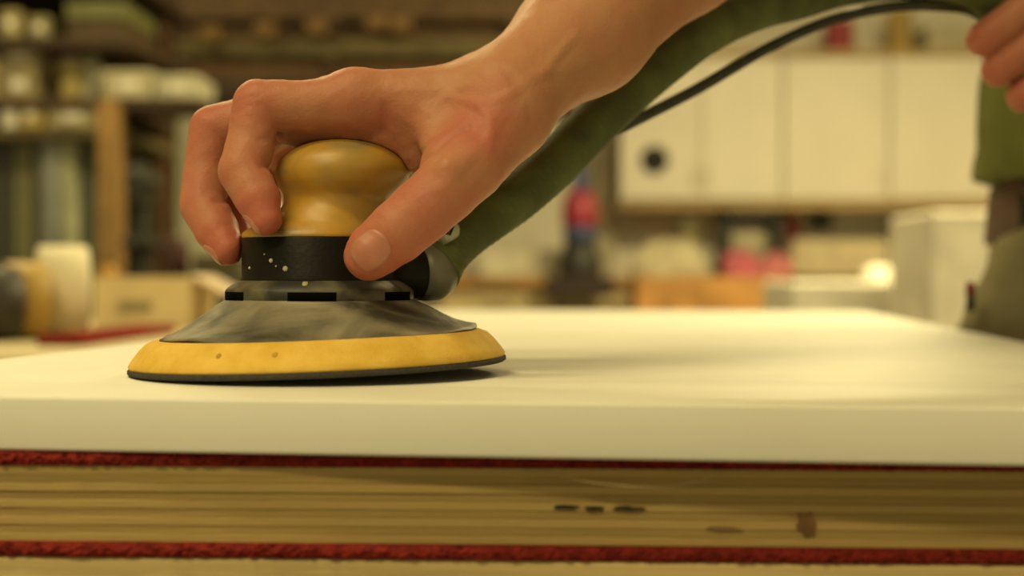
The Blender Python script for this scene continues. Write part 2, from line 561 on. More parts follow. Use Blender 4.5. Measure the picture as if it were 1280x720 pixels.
# flange with vent slots
slot_m = mat('slot_black', (0.003, 0.003, 0.0025), 0.9, spec=0.02)
flange_m = nodes_dust(mat('flange_plastic', (0.020, 0.018, 0.013), 0.5, 0.3, 60), (0.15, 0.128, 0.08), 60, 0.42, 0.70)
fp = [(0.0300, 0.0290), (0.0372, 0.0290), (0.0378, 0.0296), (0.0378, 0.0332), (0.0372, 0.0342), (0.0345, 0.0362), (0.0322, 0.0374), (0.0305, 0.0378)]
V, Fc = lathe_grid(fp, 144)
fl = mesh_obj('flange', tilt(V, 0), Fc, flange_m, sander, label='dusty black flange with vent slots')
for k in range(6):
    a0 = math.radians(-90 + 3 + 60 * k)
    V, Fc = [], []
    m_ = 9
    for i in range(m_):
        a = a0 + math.radians(-14 + 28 * i / (m_ - 1))
        for (r, z) in ((0.0366, 0.0294), (0.0381, 0.0294), (0.0381, 0.0331), (0.0366, 0.0331)):
            V.append((r * math.cos(a), r * math.sin(a), z))
    for i in range(m_ - 1):
        for j in range(4):
            b0 = i * 4 + j; b1 = i * 4 + (j + 1) % 4
            Fc.append([b0, b1, b1 + 4, b0 + 4][::-1])
    Fc.append([0, 1, 2, 3]); Fc.append([(m_ - 1) * 4 + j for j in (3, 2, 1, 0)])
    mesh_obj('vent_slot', tilt(V, 0), Fc, slot_m, fl)
# motor body
bp_ = [(0.0305, 0.0365), (0.0316, 0.0368), (0.0318, 0.0378), (0.0312, 0.0388), (0.0312, 0.0540), (0.0308, 0.0546), (0.0290, 0.0547)]
V, Fc = lathe_grid(bp_, 96)
body_s = mesh_obj('motor_body', tilt(V, 0), Fc, black_p, sander, label='black motor housing spattered with paint')
speck_m = mat('dried_cream_paint', (0.50, 0.47, 0.36), 0.6)
for (px, py, r) in ((341, 326, 1.15), (360, 336, 1.45), (309.5, 335, 0.8), (348, 333, 0.5), (332, 318, 0.45), (329, 350, 0.5)):
    z = CAM_H + (346 - py) * 0.553 / F
    x = (px - 640) / F * 0.553 - AX
    x = max(-0.0302, x)
    y = -math.sqrt(max(1e-8, 0.0313 ** 2 - x * x))
    V, Fc = lathe_grid([(r * .8e-3, -0.0002), (r * 0.7e-3, 0.0002), (r * 0.4e-3, 0.0004), (1e-5, 0.00045)], 10)
    V = xf(V, rotm('X', math.pi / 2))
    V = xf(V, rotm('Z', math.atan2(x, -y)))
    mesh_obj('paint_speck', V + np.array([AX + x, AY + y, z]), Fc, speck_m, body_s)
# lump of dust on the flange
V, Fc = lathe_grid([(0.0026, -0.001), (0.0024, 0.0008), (0.0013, 0.0017), (1e-5, 0.0019)], 14, rfun=lambda a, k, z: 1 + 0.2 * math.sin(3 * a))
mesh_obj('dust_lump', np.asarray(V) + W(382, 358, 0.5435), Fc, mat('sanding_dust', (0.36, 0.31, 0.19), 0.95, 0.2, 300), fl)
# grip
gp = [(-31, 31, 31, 54.5), (-31.2, 31.2, 31, 55.5), (-30.5, 31, 30, 57), (-27, 30, 28.2, 59), (-22.5, 29, 26.4, 61), (-17.8, 28, 24.6, 64), (-15.2, 27.4, 23.4, 67), (-14.4, 27.6, 22.9, 69.6),
      (-14.4, 28.4, 23.0, 71.0), (-14.8, 29.8, 23.8, 72.4), (-15.8, 32, 25.4, 74.4), (-17.2, 34.6, 27.2, 77.2), (-17.8, 36.2, 28, 80.4), (-17.2, 36.2, 27.9, 83),
      (-15.6, 34.6, 26.8, 86), (-12.4, 31.2, 24, 89), (-8, 26.6, 19.5, 91.4), (-3, 21.4, 14, 93.1), (3, 15.8, 7.5, 94.1), (8.6, 10, 0.8, 94.45)]
sp_ = spline([np.array(g, float) for g in gp], 3)
prof = [((g[1] - g[0]) / 2000, g[2] / 1000, (g[1] + g[0]) / 2000, g[3] / 1000) for g in sp_]
V, Fc = lathe_grid(prof, 96)
mesh_obj('knob_grip', tilt(V, 0), Fc, yellow_g, sander, label='worn yellow mushroom-shaped palm grip')
# dust port
pa = np.array([AX + 0.022, AY + 0.005, 0.0405]); pb = W(527, 341, 0.592)
pd_ = (pb - pa) / np.linalg.norm(pb - pa)
V, Fc = tube([pa, pa + (pb - pa) * 0.5, pb - pd_ * 0.001, pb], 0.0115, 32, rfun=lambda s, k: [0.0100, 0.0104, 0.0112, 0.0106][k])
mesh_obj('dust_port', V, Fc, black_p, sander, label='black dust port at the side')

# ================================================================ hose and air line
hose_m = nodes_dust(mat('green_hose_sleeve', (0.078, 0.100, 0.027), 0.70, 0.25, 60, 0.5, 900), (0.15, 0.175, 0.056), 25, 0.45, 0.75)
hp = [pb + pd_ * 0.006, W(556, 316, 0.605), W(586, 288, 0.615), W(645, 247, 0.630), W(693, 206, 0.642), W(720, 178, 0.65), W(766, 133, 0.665), W(828, 80, 0.685), W(889, 36, 0.70), W(948, 10, 0.72), W(1000, -3, 0.74),
      W(1060, -19, 0.765), W(1140, -25, 0.79), W(1212, -10, 0.81), W(1262, 26, 0.817), W(1300, 72, 0.819), W(1346, 136, 0.822), (0.385, 0.825, 0.02), (0.42, 0.83, -0.25), (0.44, 0.78, -0.7), (0.60, 0.72, FLOOR + 0.03), (1.1, 0.9, FLOOR + 0.015), (1.7, 1.6, FLOOR + 0.015)]
hpath = resample(spline(hp, 24), 0.00125)
hose = empty('vacuum_hose', hp[0], 'green fabric-sleeved vacuum hose running from sander up behind wrist', 'hose')
V, Fc = tube(hpath, 0.0112, 20, rfun=lambda s, k: 0.0110 + 0.00016 * math.sin(s / 0.0040 * 2 * math.pi))
mesh_obj('sleeve', V, Fc, hose_m, hose)
cuff_m = mat('grey_rubber_cuff', (0.13, 0.125, 0.095), 0.45, 0.2, 80, 0.1, 300)
V, Fc = tube([pb - pd_ * 0.002, pb + pd_ * 0.002, pb + pd_ * 0.005, hp[0] + (hp[1] - hp[0]) * 0.12], 0.012, 32, rfun=lambda s, k: [0.0114, 0.0119, 0.0119, 0.0114][k])
mesh_obj('cuff', V, Fc, cuff_m, hose, label='grey rubber cuff')
# pale tab on the cuff with two dark strokes
tabc = W(560, 288, 0.596)
tm = mat('pale_tab_plastic', (0.42, 0.42, 0.33), 0.4, 0.05, 40)
tdir = np.array(W(570, 283, 0.600)) - np.array(W(545, 297, 0.592)); tdir /= np.linalg.norm(tdir)
V, Fc = tube([tabc - tdir * 0.006, tabc - tdir * 0.002, tabc + tdir * 0.0022, tabc + tdir * 0.0038, tabc + tdir * 0.0044], 0.004, 20, rfun=lambda s, k: [0.0044, 0.0046, 0.0045, 0.0033, 0.0012][k])
tab = mesh_obj('tab', V, Fc, tm, hose, label='pale tab with two dark strokes')
for (p0, p1) in (((558, 293), (564, 280)), ((562, 294), (567, 282))):
    a_ = W(*p0, 0.5896); b_ = W(*p1, 0.5899)
    V, Fc = tube([a_, (a_ + b_) / 2, b_], 0.0005, 6)
    mesh_obj('stroke', V, Fc, black_p, tab)
line_pts = [W(560, 322, 0.625), W(605, 288, 0.640), W(655, 250, 0.655), W(700, 208, 0.672), W(742, 178, 0.69), W(790, 153, 0.702), W(870, 112, 0.718), W(960, 60, 0.74), W(1040, 25, 0.762), W(1115, 9, 0.782), W(1175, 8, 0.80), W(1222, 18, 0.815),
            W(1262, 62, 0.826), W(1306, 108, 0.828), W(1350, 170, 0.832), (0.42, 0.80, -0.02), (0.46, 0.76, -0.4), (0.5, 0.65, FLOOR + 0.02), (1.2, 0.75, FLOOR + 0.006)]
V, Fc = tube(resample(spline(line_pts, 16), 0.004), 0.0030, 12)
mesh_obj('air_line', V, Fc, mat('black_rubber_line', (0.040, 0.038, 0.028), 0.35, 0.2, 100), origin=line_pts[0], label='thin black air line curving below the green hose to the far hand', cat='air line')

# ================================================================ the person
person = empty('person', (0.52, 1.15, FLOOR), 'person in green shirt and olive trousers pressing the sander with one hand', 'person')
def J(px, py, Y):
    return W(px, py, Y)
def chain(P, pts, k):
    """pts: list of (point, radius); returns the blended chain"""
    d = None
    for (a, ra), (b, rb) in zip(pts[:-1], pts[1:]):
        e = rcone(P, a, b, ra, rb)
        d = e if d is None else smin(d, e, k)
    return d
mm = 0.001
# ---- right hand (on the grip)
IDX = [(J(446, 126, .567), 11.6*mm), (J(385, 133, .564), 10.2*mm), (J(323, 131, .562), 10.0*mm), (J(314, 178, .559), 9.5*mm), (J(304, 214, .554), 9.6*mm), (J(323, 250, .549), 8.7*mm), (J(333, 275, .545), 5.9*mm)]
MID = [(J(420, 132, .590), 11.6*mm), (J(345, 142, .591), 10.3*mm), (J(267, 162, .592), 10.0*mm), (J(259, 212, .590), 9.6*mm), (J(254, 256, .585), 9.6*mm), (J(271, 288, .579), 8.9*mm), (J(285, 311, .574), 6.8*mm)]
RNG = [(J(420, 132, .613), 11.2*mm), (J(350, 155, .616), 9.8*mm), (J(288, 180, .617), 9.5*mm), (J(282, 222, .615), 9.0*mm), (J(279, 255, .611), 9.0*mm), (J(290, 282, .606), 8.4*mm), (J(298, 300, .602), 6.6*mm)]
LIT = [(J(436, 148, .634), 10.2*mm), (J(385, 172, .640), 8.6*mm), (J(342, 200, .642), 8.4*mm), (J(334, 232, .638), 7.8*mm), (J(332, 258, .632), 7.8*mm), (J(338, 276, .624), 7.2*mm), (J(346, 290, .616), 5.8*mm)]
THB = [(J(632, 152, .563), 15.0*mm), (J(588, 206, .547), 13.6*mm), (J(556, 238, .541), 12.6*mm), (J(527, 264, .538), 12.2*mm), (J(497, 290, .536), 11.7*mm), (J(468, 313, .536), 10.4*mm), (J(461, 320, .537), 9.4*mm)]
ELB = J(1017, -295, .72)
WR_R = J(634, 122, .567); WR_U = J(624, 118, .603)
GZ = np.array([g[3] for g in sp_]) * mm
def sdf_grip(P):
    z = P[:, 2]
    rx = np.interp(z, GZ, (sp_[:, 1] - sp_[:, 0]) / 2 * mm); ry = np.interp(z, GZ, sp_[:, 2] * mm); cx = np.interp(z, GZ, (sp_[:, 1] + sp_[:, 0]) / 2 * mm)
    q = np.hypot((P[:, 0] - AX - cx) / np.maximum(rx, 1e-4), (P[:, 1] - AY) / np.maximum(ry, 1e-4))
    d = (q - 1) * np.minimum(np.maximum(rx, 4*mm), np.maximum(ry, 4*mm)) * .9
    d = np.maximum(d, (z - GZ[-1]) * .8)
    cyl = np.hypot(P[:, 0] - AX, P[:, 1] - AY) - .0315
    d = np.where(z < .055, cyl, d)
    return d - .0002
def sdf_rhand0(P):
    palm = rcone(P, IDX[0][0], J(612, 124, .572), 11.4*mm, 14*mm)
    palm = smin(palm, rcone(P, MID[0][0], J(616, 120, .586), 11.4*mm, 14*mm), 9*mm)
    palm = smin(palm, rcone(P, RNG[0][0], J(618, 122, .600), 11.2*mm, 14*mm), 9*mm)
    palm = smin(palm, rcone(P, LIT[0][0], J(618, 128, .612), 10.4*mm, 14.0*mm), 9*mm)
    palm = smin(palm, rcone(P, J(520, 140, .585), J(600, 135, .595), 13*mm, 16*mm), 9*mm)
    # web between thumb and index, thenar mass
    web = rcone(P, J(530, 146, .566), J(590, 190, .556), 8.5*mm, 12*mm)
    web = smin(web, rcone(P, J(548, 165, .560), J(560, 200, .550), 7.5*mm, 10*mm), 6*mm)
    web = smin(web, rcone(P, J(530, 176, .570), J(526, 196, .570), 6.5*mm, 6*mm), 5*mm)
    palm = smin(palm, web, 10*mm)
    th = chain(P, THB, .8*mm)
    # wrist and forearm
    fa = rcone(P, WR_R, J(733, 38, .604), 18.2*mm, 24.6*mm)
    fa = smin(fa, rcone(P, J(733, 38, .604), J(850, -82, .652), 24.6*mm, 33*mm), 14*mm)
    fa = smin(fa, rcone(P, J(850, -82, .652), ELB, 33*mm, 40*mm), 14*mm)
    fb = rcone(P, WR_U, J(724, 42, .632), 17.5*mm, 24.5*mm)
    fb = smin(fb, rcone(P, J(724, 42, .632), J(850, -80, .672), 24.5*mm, 32*mm), 14*mm)
    fb = smin(fb, rcone(P, J(850, -80, .672), ELB, 32*mm, 38*mm), 14*mm)
    arm = smin(fa, fb, 8*mm)
    d = smin(palm, th, 7*mm)
    d = smin(d, arm, 15*mm)
    # flesh of the palm lying on the knob
    d = smin(d, rcone(P, J(366, 150, .576), J(530, 170, .578), 10.5*mm, 14*mm), 9*mm)
    d = smin(d, rcone(P, J(445, 165, .600), J(535, 178, .600), 12*mm, 14*mm), 9*mm)
    # tendons on the back of the hand and thumb
    for a, b, r in ((J(468, 104, .566), J(600, 102, .574), 2.6*mm), (J(560, 208, .532), J(640, 128, .553), 3.0*mm)):
        d = smin(d, rcone(P, a, b, r, r), 5*mm)
    f = chain(P, IDX, .5*mm)
    g = chain(P, MID, .5*mm)
    g2 = chain(P, RNG, .5*mm)
    g3 = chain(P, LIT, .5*mm)
    fing = smin(smin(f, g, 1.2*mm), smin(g2, g3, 1.2*mm), 1.2*mm)
    d = smin(d, fing, 5.5*mm)
    # knuckle bumps
    for c, r in ((J(440, 119, .565), 8.5*mm),):
        d = smin(d, np.linalg.norm(P - c, axis=1) - r, 6*mm)
    # hollow between thumb and index metacarpals
    d = smax(d, -(rcone(P, J(572, 160, .529), J(592, 148, .532), 5*mm, 6*mm)), 9*mm)
    # the skin presses flat against the sander it holds
    d = smax(d, -sdf_grip(P), .8*mm)
    return d
def march(f, px, py, y0=.48, y1=.75):
    o = np.array([0, 0, CAM_H]); t = W(px, py, 1.0) - o; t /= np.linalg.norm(t)
    s = y0
    for _ in range(160):
        q = o + t * s
        e = f(q[None])[0]
        s += max(e * .7, .00005)
        if e < .00008 or s > y1: break
    return o + t * s
# skin folds (+) and veins or tendons (-), as lines on the skin seen in the photograph: (pixels, depth, width)
LINES = [([(512, 206), (530, 186), (552, 166)], .9, 1.3), ([(524, 208), (542, 190), (566, 168), (584, 160)], .9, 1.4), ([(536, 210), (556, 192)], .35, 1.2),
         ([(346, 172), (350, 168)], 1.0, 1.6), ([(324, 176), (340, 170), (350, 168)], .35, 1.4), ([(326, 208), (336, 210), (345, 208)], .8, 1.3), ([(270, 251), (280, 253), (288, 252)], .8, 1.3),
         ([(480, 168), (484, 150), (482, 132)], .5, 1.8), ([(500, 244), (512, 258), (516, 272)], .28, 1.1), ([(510, 240), (524, 256), (528, 274)], .28, 1.1), ([(520, 236), (536, 252), (540, 268)], .22, 1.1),
         ([(296, 118), (308, 112), (322, 110)], .22, 1.0), ([(296, 128), (310, 121), (326, 119)], .22, 1.0), ([(298, 140), (312, 132), (326, 131)], .18, 1.0),
         ([(640, 92), (652, 108), (660, 128), (664, 150)], .35, 1.8), ([(628, 84), (642, 104), (650, 124)], .3, 1.8),
         ([(560, 120), (600, 130), (630, 122), (680, 90), (720, 40)], -.55, 2.2), ([(600, 130), (616, 156), (612, 186)], -.4, 2.0), ([(680, 90), (730, 84), (770, 62)], -.4, 2.4),
         ([(552, 236), (582, 206), (612, 170)], -.45, 2.6), ([(488, 112), (540, 112), (590, 106)], -.35, 2.2)]
LN3 = []
for pts, dp, wd in LINES:
    LN3.append(([march(sdf_rhand0, *q) for q in pts], dp, wd))
def sdf_rhand(P):
    d = sdf_rhand0(P)
    near = d < .02
    Q = P[near]; e = np.zeros(len(Q))
    for pts, dp, wd in LN3:
        r = None
        for a, b in zip(pts[:-1], pts[1:]):
            x = rcone(Q, a, b, 0, 0)
            r = x if r is None else np.minimum(r, x)
        e += dp * mm * np.exp(-(r / (wd * mm)) ** 2)
    # fine unevenness of the skin
    q = Q * 1000
    e += 0.10*mm * np.sin(q[:, 0] * .55 + 1.3 * np.sin(q[:, 2] * .31)) * np.sin(q[:, 2] * .6 + np.sin(q[:, 1] * .43)) + 0.04*mm * np.sin(q[:, 0] * 1.3 + q[:, 1]) * np.sin(q[:, 2] * 1.5 - q[:, 1] * .7)
    d = d.copy(); d[near] += e
    return d
# ---- left hand (closed round the air line)
def lf(mx, my, px, py, s, Y):
    """finger of the closed hand: knuckle, middle joint, then curled away behind the line"""
    M_ = J(mx, my, Y - .004); P_ = J(px, py, Y)
    D_ = J(px + 12, py - 6, Y + .043); T_ = J(px + 50, py - 32, Y + .047)
    return [(M_, 10.6*mm*s), ((M_ + P_) / 2, 9.9*mm*s), (P_, 9.9*mm*s), (D_, 9.0*mm*s), (T_, 7.6*mm*s)]
LF = [lf(1312, -12, 1230, 49, 1.0, .795), lf(1334, 24, 1248, 87, 0.97, .797), lf(1360, 62, 1279, 120, 0.92, .800), lf(1384, 98, 1314, 148, 0.82, .803)]
LTH = [(J(1430, -20, .815), 14*mm), (J(1360, -62, .822), 12*mm), (J(1310, -50, .832), 11*mm), (J(1276, -22, .838), 9.5*mm)]
LWR = J(1468, 0, .805)
LELB = np.array([.66, .72, .2])
def sdf_lhand(P):
    d = None
    for f in LF:
        e = chain(P, f, .6*mm)
        d = e if d is None else smin(d, e, 1.0*mm)
    palm = None
    for i, f in enumerate(LF):
        e = rcone(P, f[0][0], J(1452 + 3 * i, -14 + 14 * i, .803), 11*mm, 14*mm)
        palm = e if palm is None else smin(palm, e, 8*mm)
    d = smin(d, palm, 5*mm)
    d = smin(d, chain(P, LTH, .8*mm), 6*mm)
    mid = LWR + (LELB - LWR) * .55
    d = smin(d, rcone(P, LWR + [0, -.008, .006], mid, 19*mm, 34*mm), 15*mm)
    d = smin(d, rcone(P, LWR + [0, .010, -.006], mid, 19*mm, 34*mm), 12*mm)
    d = smin(d, rcone(P, mid, LELB, 34*mm, 40*mm), 15*mm)
    return d
# ---- rest of the body
DIR = np.array([-.30, -.954, 0]); RGT = np.array([-.954, .30, 0])
HIP = np.array([.548, 1.165, -.06]); WST = np.array([.548, 1.14, .09]); CHS = np.array([.535, 1.02, .32]); SHC = np.array([.475, .90, .47])
RSH = SHC + RGT * .175 + [0, 0, .0]; LSH = SHC - RGT * .175
HEAD = np.array([.445, .775, .70])
FOOTR = np.array([.44, 1.20, FLOOR]); FOOTL = np.array([.70, 1.16, FLOOR])
def torso(P, off=0.0):
    d = None
    for s in (-1, 0, 1):
        a = rcone(P, HIP + RGT * .065 * s, WST + RGT * .052 * s, .105 + off, .088 + off)
        b = rcone(P, WST + RGT * .052 * s, CHS + RGT * .075 * s, .088 + off, .108 + off)
        c = rcone(P, CHS + RGT * .075 * s, SHC + RGT * .10 * s, .108 + off, .070 + off)
        e = smin(smin(a, b, .03), c, .03)
        d = e if d is None else smin(d, e, .03)
    return d
def sdf_body(P):
    d = torso(P)
    d = smin(d, rcone(P, RSH, ELB, .058, .041), .03)
    d = smin(d, rcone(P, LSH, LELB, .058, .041), .03)
    d = smin(d, rcone(P, ELB, ELB + (J(850, -82, .66) - ELB) * .25, .040, .0385), .01)
    d = smin(d, rcone(P, LELB, LELB + (LWR - LELB) * .15, .040, .038), .01)
    d = smin(d, rcone(P, SHC + [0, -.01, .02], HEAD - [0, -.02, .06], .062, .054), .04)
    for s, ft in ((1, FOOTR), (-1, FOOTL)):
        hp_ = HIP + RGT * .085 * s
        kn = (hp_ + ft) / 2 + DIR * .03
        d = smin(d, rcone(P, hp_, kn, .085, .058), .03)
        d = smin(d, rcone(P, kn, ft + [0, 0, .09], .056, .04), .02)
    fw = DIR * .9 + np.array([0, 0, -.42]); fw /= np.linalg.norm(fw)
    upv = np.cross(RGT, fw); upv *= np.sign(upv[2])
    Q = np.stack([(P - HEAD) @ RGT, (P - HEAD) @ fw, (P - HEAD) @ upv], 1)
    h = ellip(Q, (0, -.005, .03), (.076, .096, .09))
    h = smin(h, ellip(Q, (0, .028, -.035), (.058, .062, .085)), .03)
    h = smin(h, rcone(Q, np.array([0, .092, .012]), np.array([0, .112, -.026]), .008, .013), .010)
    h = smin(h, rcone(Q, np.array([-.02, .082, -.062]), np.array([.02, .082, -.062]), .008, .008), .010)
    h = smin(h, rcone(Q, np.array([-.036, .080, .028]), np.array([.036, .080, .028]), .010, .010), .015)
    for s in (-1, 1):
        h = smin(h, ellip(Q, (.078 * s, -.002, -.01), (.010, .018, .032)), .008)
        h = smax(h, -(np.linalg.norm(Q - np.array([.032 * s, .104, .008]), axis=1) - .014), .014)
    return smin(d, h, .02)
def redness(V):
    r = np.zeros(len(V))
    spots = [(IDX[0][0], .022, .5), (IDX[2][0], .018, .75), (IDX[4][0], .014, .6), (IDX[6][0], .018, .9), (MID[2][0], .018, .8), (MID[4][0], .016, .75), (MID[6][0], .02, 1.0),
             (THB[5][0], .02, 1.0), (THB[3][0], .02, .8), (J(590, 155, .54), .018, .85), (J(480, 150, .555), .018, .5)] + [(f[2][0], .02, .8) for f in LF] + [(f[1][0], .02, .5) for f in LF] + [(RNG[6][0], .02, .9), (LIT[6][0], .02, .9)]
    for c, s, a in spots:
        r = np.maximum(r, a * np.exp(-((V - c) ** 2).sum(1) / (s * s)))
    return r
ELBDIR = ELB - WR_R; ELBDIR /= np.linalg.norm(ELBDIR)
LDIR = LELB - LWR; LDIR /= np.linalg.norm(LDIR)
def cut_r(P):
    return smax(sdf_rhand(P), (P - ELB) @ ELBDIR + .02, .001)
def cut_l(P):
    return smax(sdf_lhand(P), (P - LELB) @ LDIR + .02, .001)
def bounds(fs, pad):
    A = np.array([p for p, r in fs]); R_ = max(r for p, r in fs)
    return A.min(0) - R_ - pad, A.max(0) + R_ + pad
HRES = 0.0011
lo, hi = bounds(IDX + MID + RNG + LIT + THB + [(ELB, .045), (WR_R, .02)], .01)
V1, F1 = surface(cut_r, lo, hi, HRES)
lo, hi = bounds([x for f in LF for x in f] + LTH + [(LELB, .045), (LWR, .02)], .01)
V2, F2 = surface(cut_l, lo, hi, 0.0018)
V3, F3 = surface(sdf_body, (.05, .55, FLOOR), (.95, 1.45, .86), .006, 1)
VB = np.concatenate([V1, V2, V3]); FB = np.concatenate([F1, F2 + len(V1), F3 + len(V1) + len(V2)])

skin = bpy.data.materials.new('skin'); skin.use_nodes = True
nt = skin.node_tree; b = nt.nodes['Principled BSDF']
b.inputs['Roughness'].default_value = 0.48
b.inputs['Specular IOR Level'].default_value = 0.22
b.inputs['Subsurface Weight'].default_value = 0.25
b.inputs['Subsurface Radius'].default_value = (1.0, 0.30, 0.15)
b.inputs['Subsurface Scale'].default_value = 0.004
at = nt.nodes.new('ShaderNodeAttribute'); at.attribute_name = 'flush'
tc = nt.nodes.new('ShaderNodeTexCoord')
n1 = nt.nodes.new('ShaderNodeTexNoise'); n1.inputs['Scale'].default_value = 75; n1.inputs['Detail'].default_value = 6
nt.links.new(tc.outputs['Object'], n1.inputs['Vector'])
ad = nt.nodes.new('ShaderNodeMath'); ad.operation = 'MULTIPLY_ADD'
nt.links.new(n1.outputs['Fac'], ad.inputs[0]); ad.inputs[1].default_value = 0.9
sb = nt.nodes.new('ShaderNodeMath'); sb.operation = 'SUBTRACT'; sb.inputs[1].default_value = 0.30
nt.links.new(at.outputs['Fac'], sb.inputs[0]); nt.links.new(sb.outputs[0], ad.inputs[2])
rp = nt.nodes.new('ShaderNodeValToRGB')
rp.color_ramp.elements[0].position = 0.0; rp.color_ramp.elements[0].color = (0.465, 0.228, 0.124, 1)
rp.color_ramp.elements[1].position = 1.0; rp.color_ramp.elements[1].color = (0.43, 0.124, 0.084, 1)
nt.links.new(ad.outputs[0], rp.inputs['Fac']); nt.links.new(rp.outputs['Color'], b.inputs['Base Color'])
vo = nt.nodes.new('ShaderNodeTexVoronoi'); vo.inputs['Scale'].default_value = 850
n2 = nt.nodes.new('ShaderNodeTexNoise'); n2.inputs['Scale'].default_value = 420; n2.inputs['Detail'].default_value = 5
nt.links.new(tc.outputs['Object'], vo.inputs['Vector']); nt.links.new(tc.outputs['Object'], n2.inputs['Vector'])
mx = nt.nodes.new('ShaderNodeMath'); mx.operation = 'MULTIPLY_ADD'; mx.inputs[1].default_value = 0.5
nt.links.new(vo.outputs['Distance'], mx.inputs[0]); nt.links.new(n2.outputs['Fac'], mx.inputs[2])
bpn = nt.nodes.new('ShaderNodeBump'); bpn.inputs['Strength'].default_value = 0.28; bpn.inputs['Distance'].default_value = 0.0006
nt.links.new(mx.outputs[0], bpn.inputs['Height']); nt.links.new(bpn.outputs['Normal'], b.inputs['Normal'])

body = mesh_obj('body', VB, FB, skin, person)
fl_at = body.data.attributes.new('flush', 'FLOAT', 'POINT')
fl_at.data.foreach_set('value', redness(VB).astype(np.float32))

# nails, laid on the fingers' backs
nail_m = mat('fingernail', (0.47, 0.185, 0.125), 0.38, 0.06, 200, spec=0.5, sss=0.3)
def nail(sdf, tip, base, dorsal, w, l, fwd):
    t = tip - base; t /= np.linalg.norm(t)
    nrm = np.asarray(dorsal, float); nrm = nrm - t * (t @ nrm); nrm /= np.linalg.norm(nrm)
    s = np.cross(t, nrm)
    nu, nv = 15, 17
    uu, vv = np.meshgrid(np.linspace(-1, 1, nu), np.linspace(-1, 1, nv), indexing='ij')
    # square disc map -> rounded plate
    x = uu * np.sqrt(np.maximum(0, 1 - 0.42 * vv ** 2)); y = vv * np.sqrt(np.maximum(0, 1 - 0.42 * uu ** 2))
    P = (tip + t * fwd)[None] + x.reshape(-1, 1) * s * w / 2 + y.reshape(-1, 1) * t * l / 2 + nrm * (.016 if w > .012 else .0095)
    for _ in range(40):
        P = P - nrm * np.maximum(-.002, sdf(P))[:, None] * .8
    rim = np.maximum(np.abs(uu), np.abs(vv)).reshape(-1)
    top = P + nrm * (0.00042 - 0.00050 * (rim > .93) * (vv.reshape(-1) < .9))[:, None]
    bot = P - nrm * .0006
    Fc = []
    for i in range(nu - 1):
        for j in range(nv - 1):
            a = i * nv + j
            Fc.append([a, a + nv, a + nv + 1, a + 1])
    off = nu * nv
    Fc += [[q + off for q in f][::-1] for f in Fc]
    ring = [i * nv for i in range(nu)] + [(nu - 1) * nv + j for j in range(1, nv)] + [i * nv + nv - 1 for i in range(nu - 2, -1, -1)] + [j for j in range(nv - 2, 0, -1)]
    for i in range(len(ring)):
        a, c = ring[i], ring[(i + 1) % len(ring)]
        Fc.append([c, a, a + off, c + off])
    return mesh_obj('fingernail', np.concatenate([top, bot]), Fc, nail_m, person)
nail(sdf_rhand, THB[5][0], THB[3][0], (-.04, -1, .02), .0142, .0150, 0.0012)
nail(sdf_rhand, IDX[6][0], IDX[4][0], (-1, .30, -.45), .0105, .0115, -0.001)
nail(sdf_rhand, MID[6][0], MID[4][0], (-1, .15, -.3), .0108, .0115, -0.001)
nail(sdf_rhand, RNG[6][0], RNG[4][0], (-1, .2, -.3), .010, .011, -0.001)
nail(sdf_rhand, LIT[6][0], LIT[4][0], (-.6, .8, -.2), .0085, .0095, -0.001)

# ---- clothes
def wr(P, a, f):
    q = P * f
    return a * (np.sin(q[:, 0] * 1.1 + 2.1 * np.sin(q[:, 2] * .7 + q[:, 1] * .4)) * np.sin(q[:, 2] * .9 + 1.7 * np.sin(q[:, 1] * .8)) + .5 * np.sin(q[:, 2] * 2.1 + q[:, 0] * 1.7 + np.sin(q[:, 1] * 2.2)))
def sdf_shirt(P):
    d = torso(P, .012) - .010 * np.exp(-((P[:, 2] - .12) / .07) ** 2)
    sl_r = rcone(P, RSH, ELB, .068, .052); sl_l = rcone(P, LSH, LELB, .068, .052)
    ua = ELB - RSH; La = np.linalg.norm(ua); ua /= La
    ul = LELB - LSH; Ll = np.linalg.norm(ul); ul /= Ll
    sl_r = np.maximum(sl_r, (P - RSH) @ ua - La - .022)
    sl_l = np.maximum(sl_l, (P - LSH) @ ul - Ll - .022)
    d = smin(smin(d, sl_r, .03), sl_l, .03)
    d = d + wr(P, .0022, 55) + .006 * np.exp(-((P[:, 2] - .10) / .05) ** 2) * np.sin((P @ RGT) * 42)
    d = np.maximum(d, 1 * .120 + .005 * np.sin((P @ RGT) * 25) - P[:, 2])
    neck = rcone(P, SHC + [0, -.01, .02], HEAD, .072, .078)
    return np.maximum(d, -neck)
V, Fc = surface(sdf_shirt, (.05, .5, .08), (.9, 1.35, .63), .0045, 1)
shirt_m = mat('olive_green_cotton', (0.125, 0.135, 0.036), 0.9, 0.15, 25, 0.4, 700, spec=0.15)
mesh_obj('shirt', V, Fc, shirt_m, person, label='olive green cotton shirt')
def sdf_trou(P):
    d = torso(P, .004)
    # loose front flap brushing the panel edge
    d = smin(d, rcone(P, np.array([.402, 1.10, .050]), np.array([.376, 1.085, .012]), .028, .026), .02)
    d = smin(d, rcone(P, np.array([.376, 1.085, .012]), np.array([.366, 1.08, .0015]), .022, .012), .02)
    d = smin(d, rcone(P, np.array([.390, 1.10, .0]), np.array([.400, 1.12, -.12]), .026, .05), .02)
    for s, ft in ((1, FOOTR), (-1, FOOTL)):
        hp_ = HIP + RGT * .085 * s
        kn = (hp_ + ft) / 2 + DIR * .03
        d = smin(d, rcone(P, hp_, kn, .10, .078), .03)
        d = smin(d, rcone(P, kn, ft + [0, 0, .07], .076, .066), .02)
    d = d + wr(P, .0026, 48)
    d = np.maximum(d, P[:, 2] - .098)
    return np.maximum(d, FLOOR + .055 - P[:, 2])
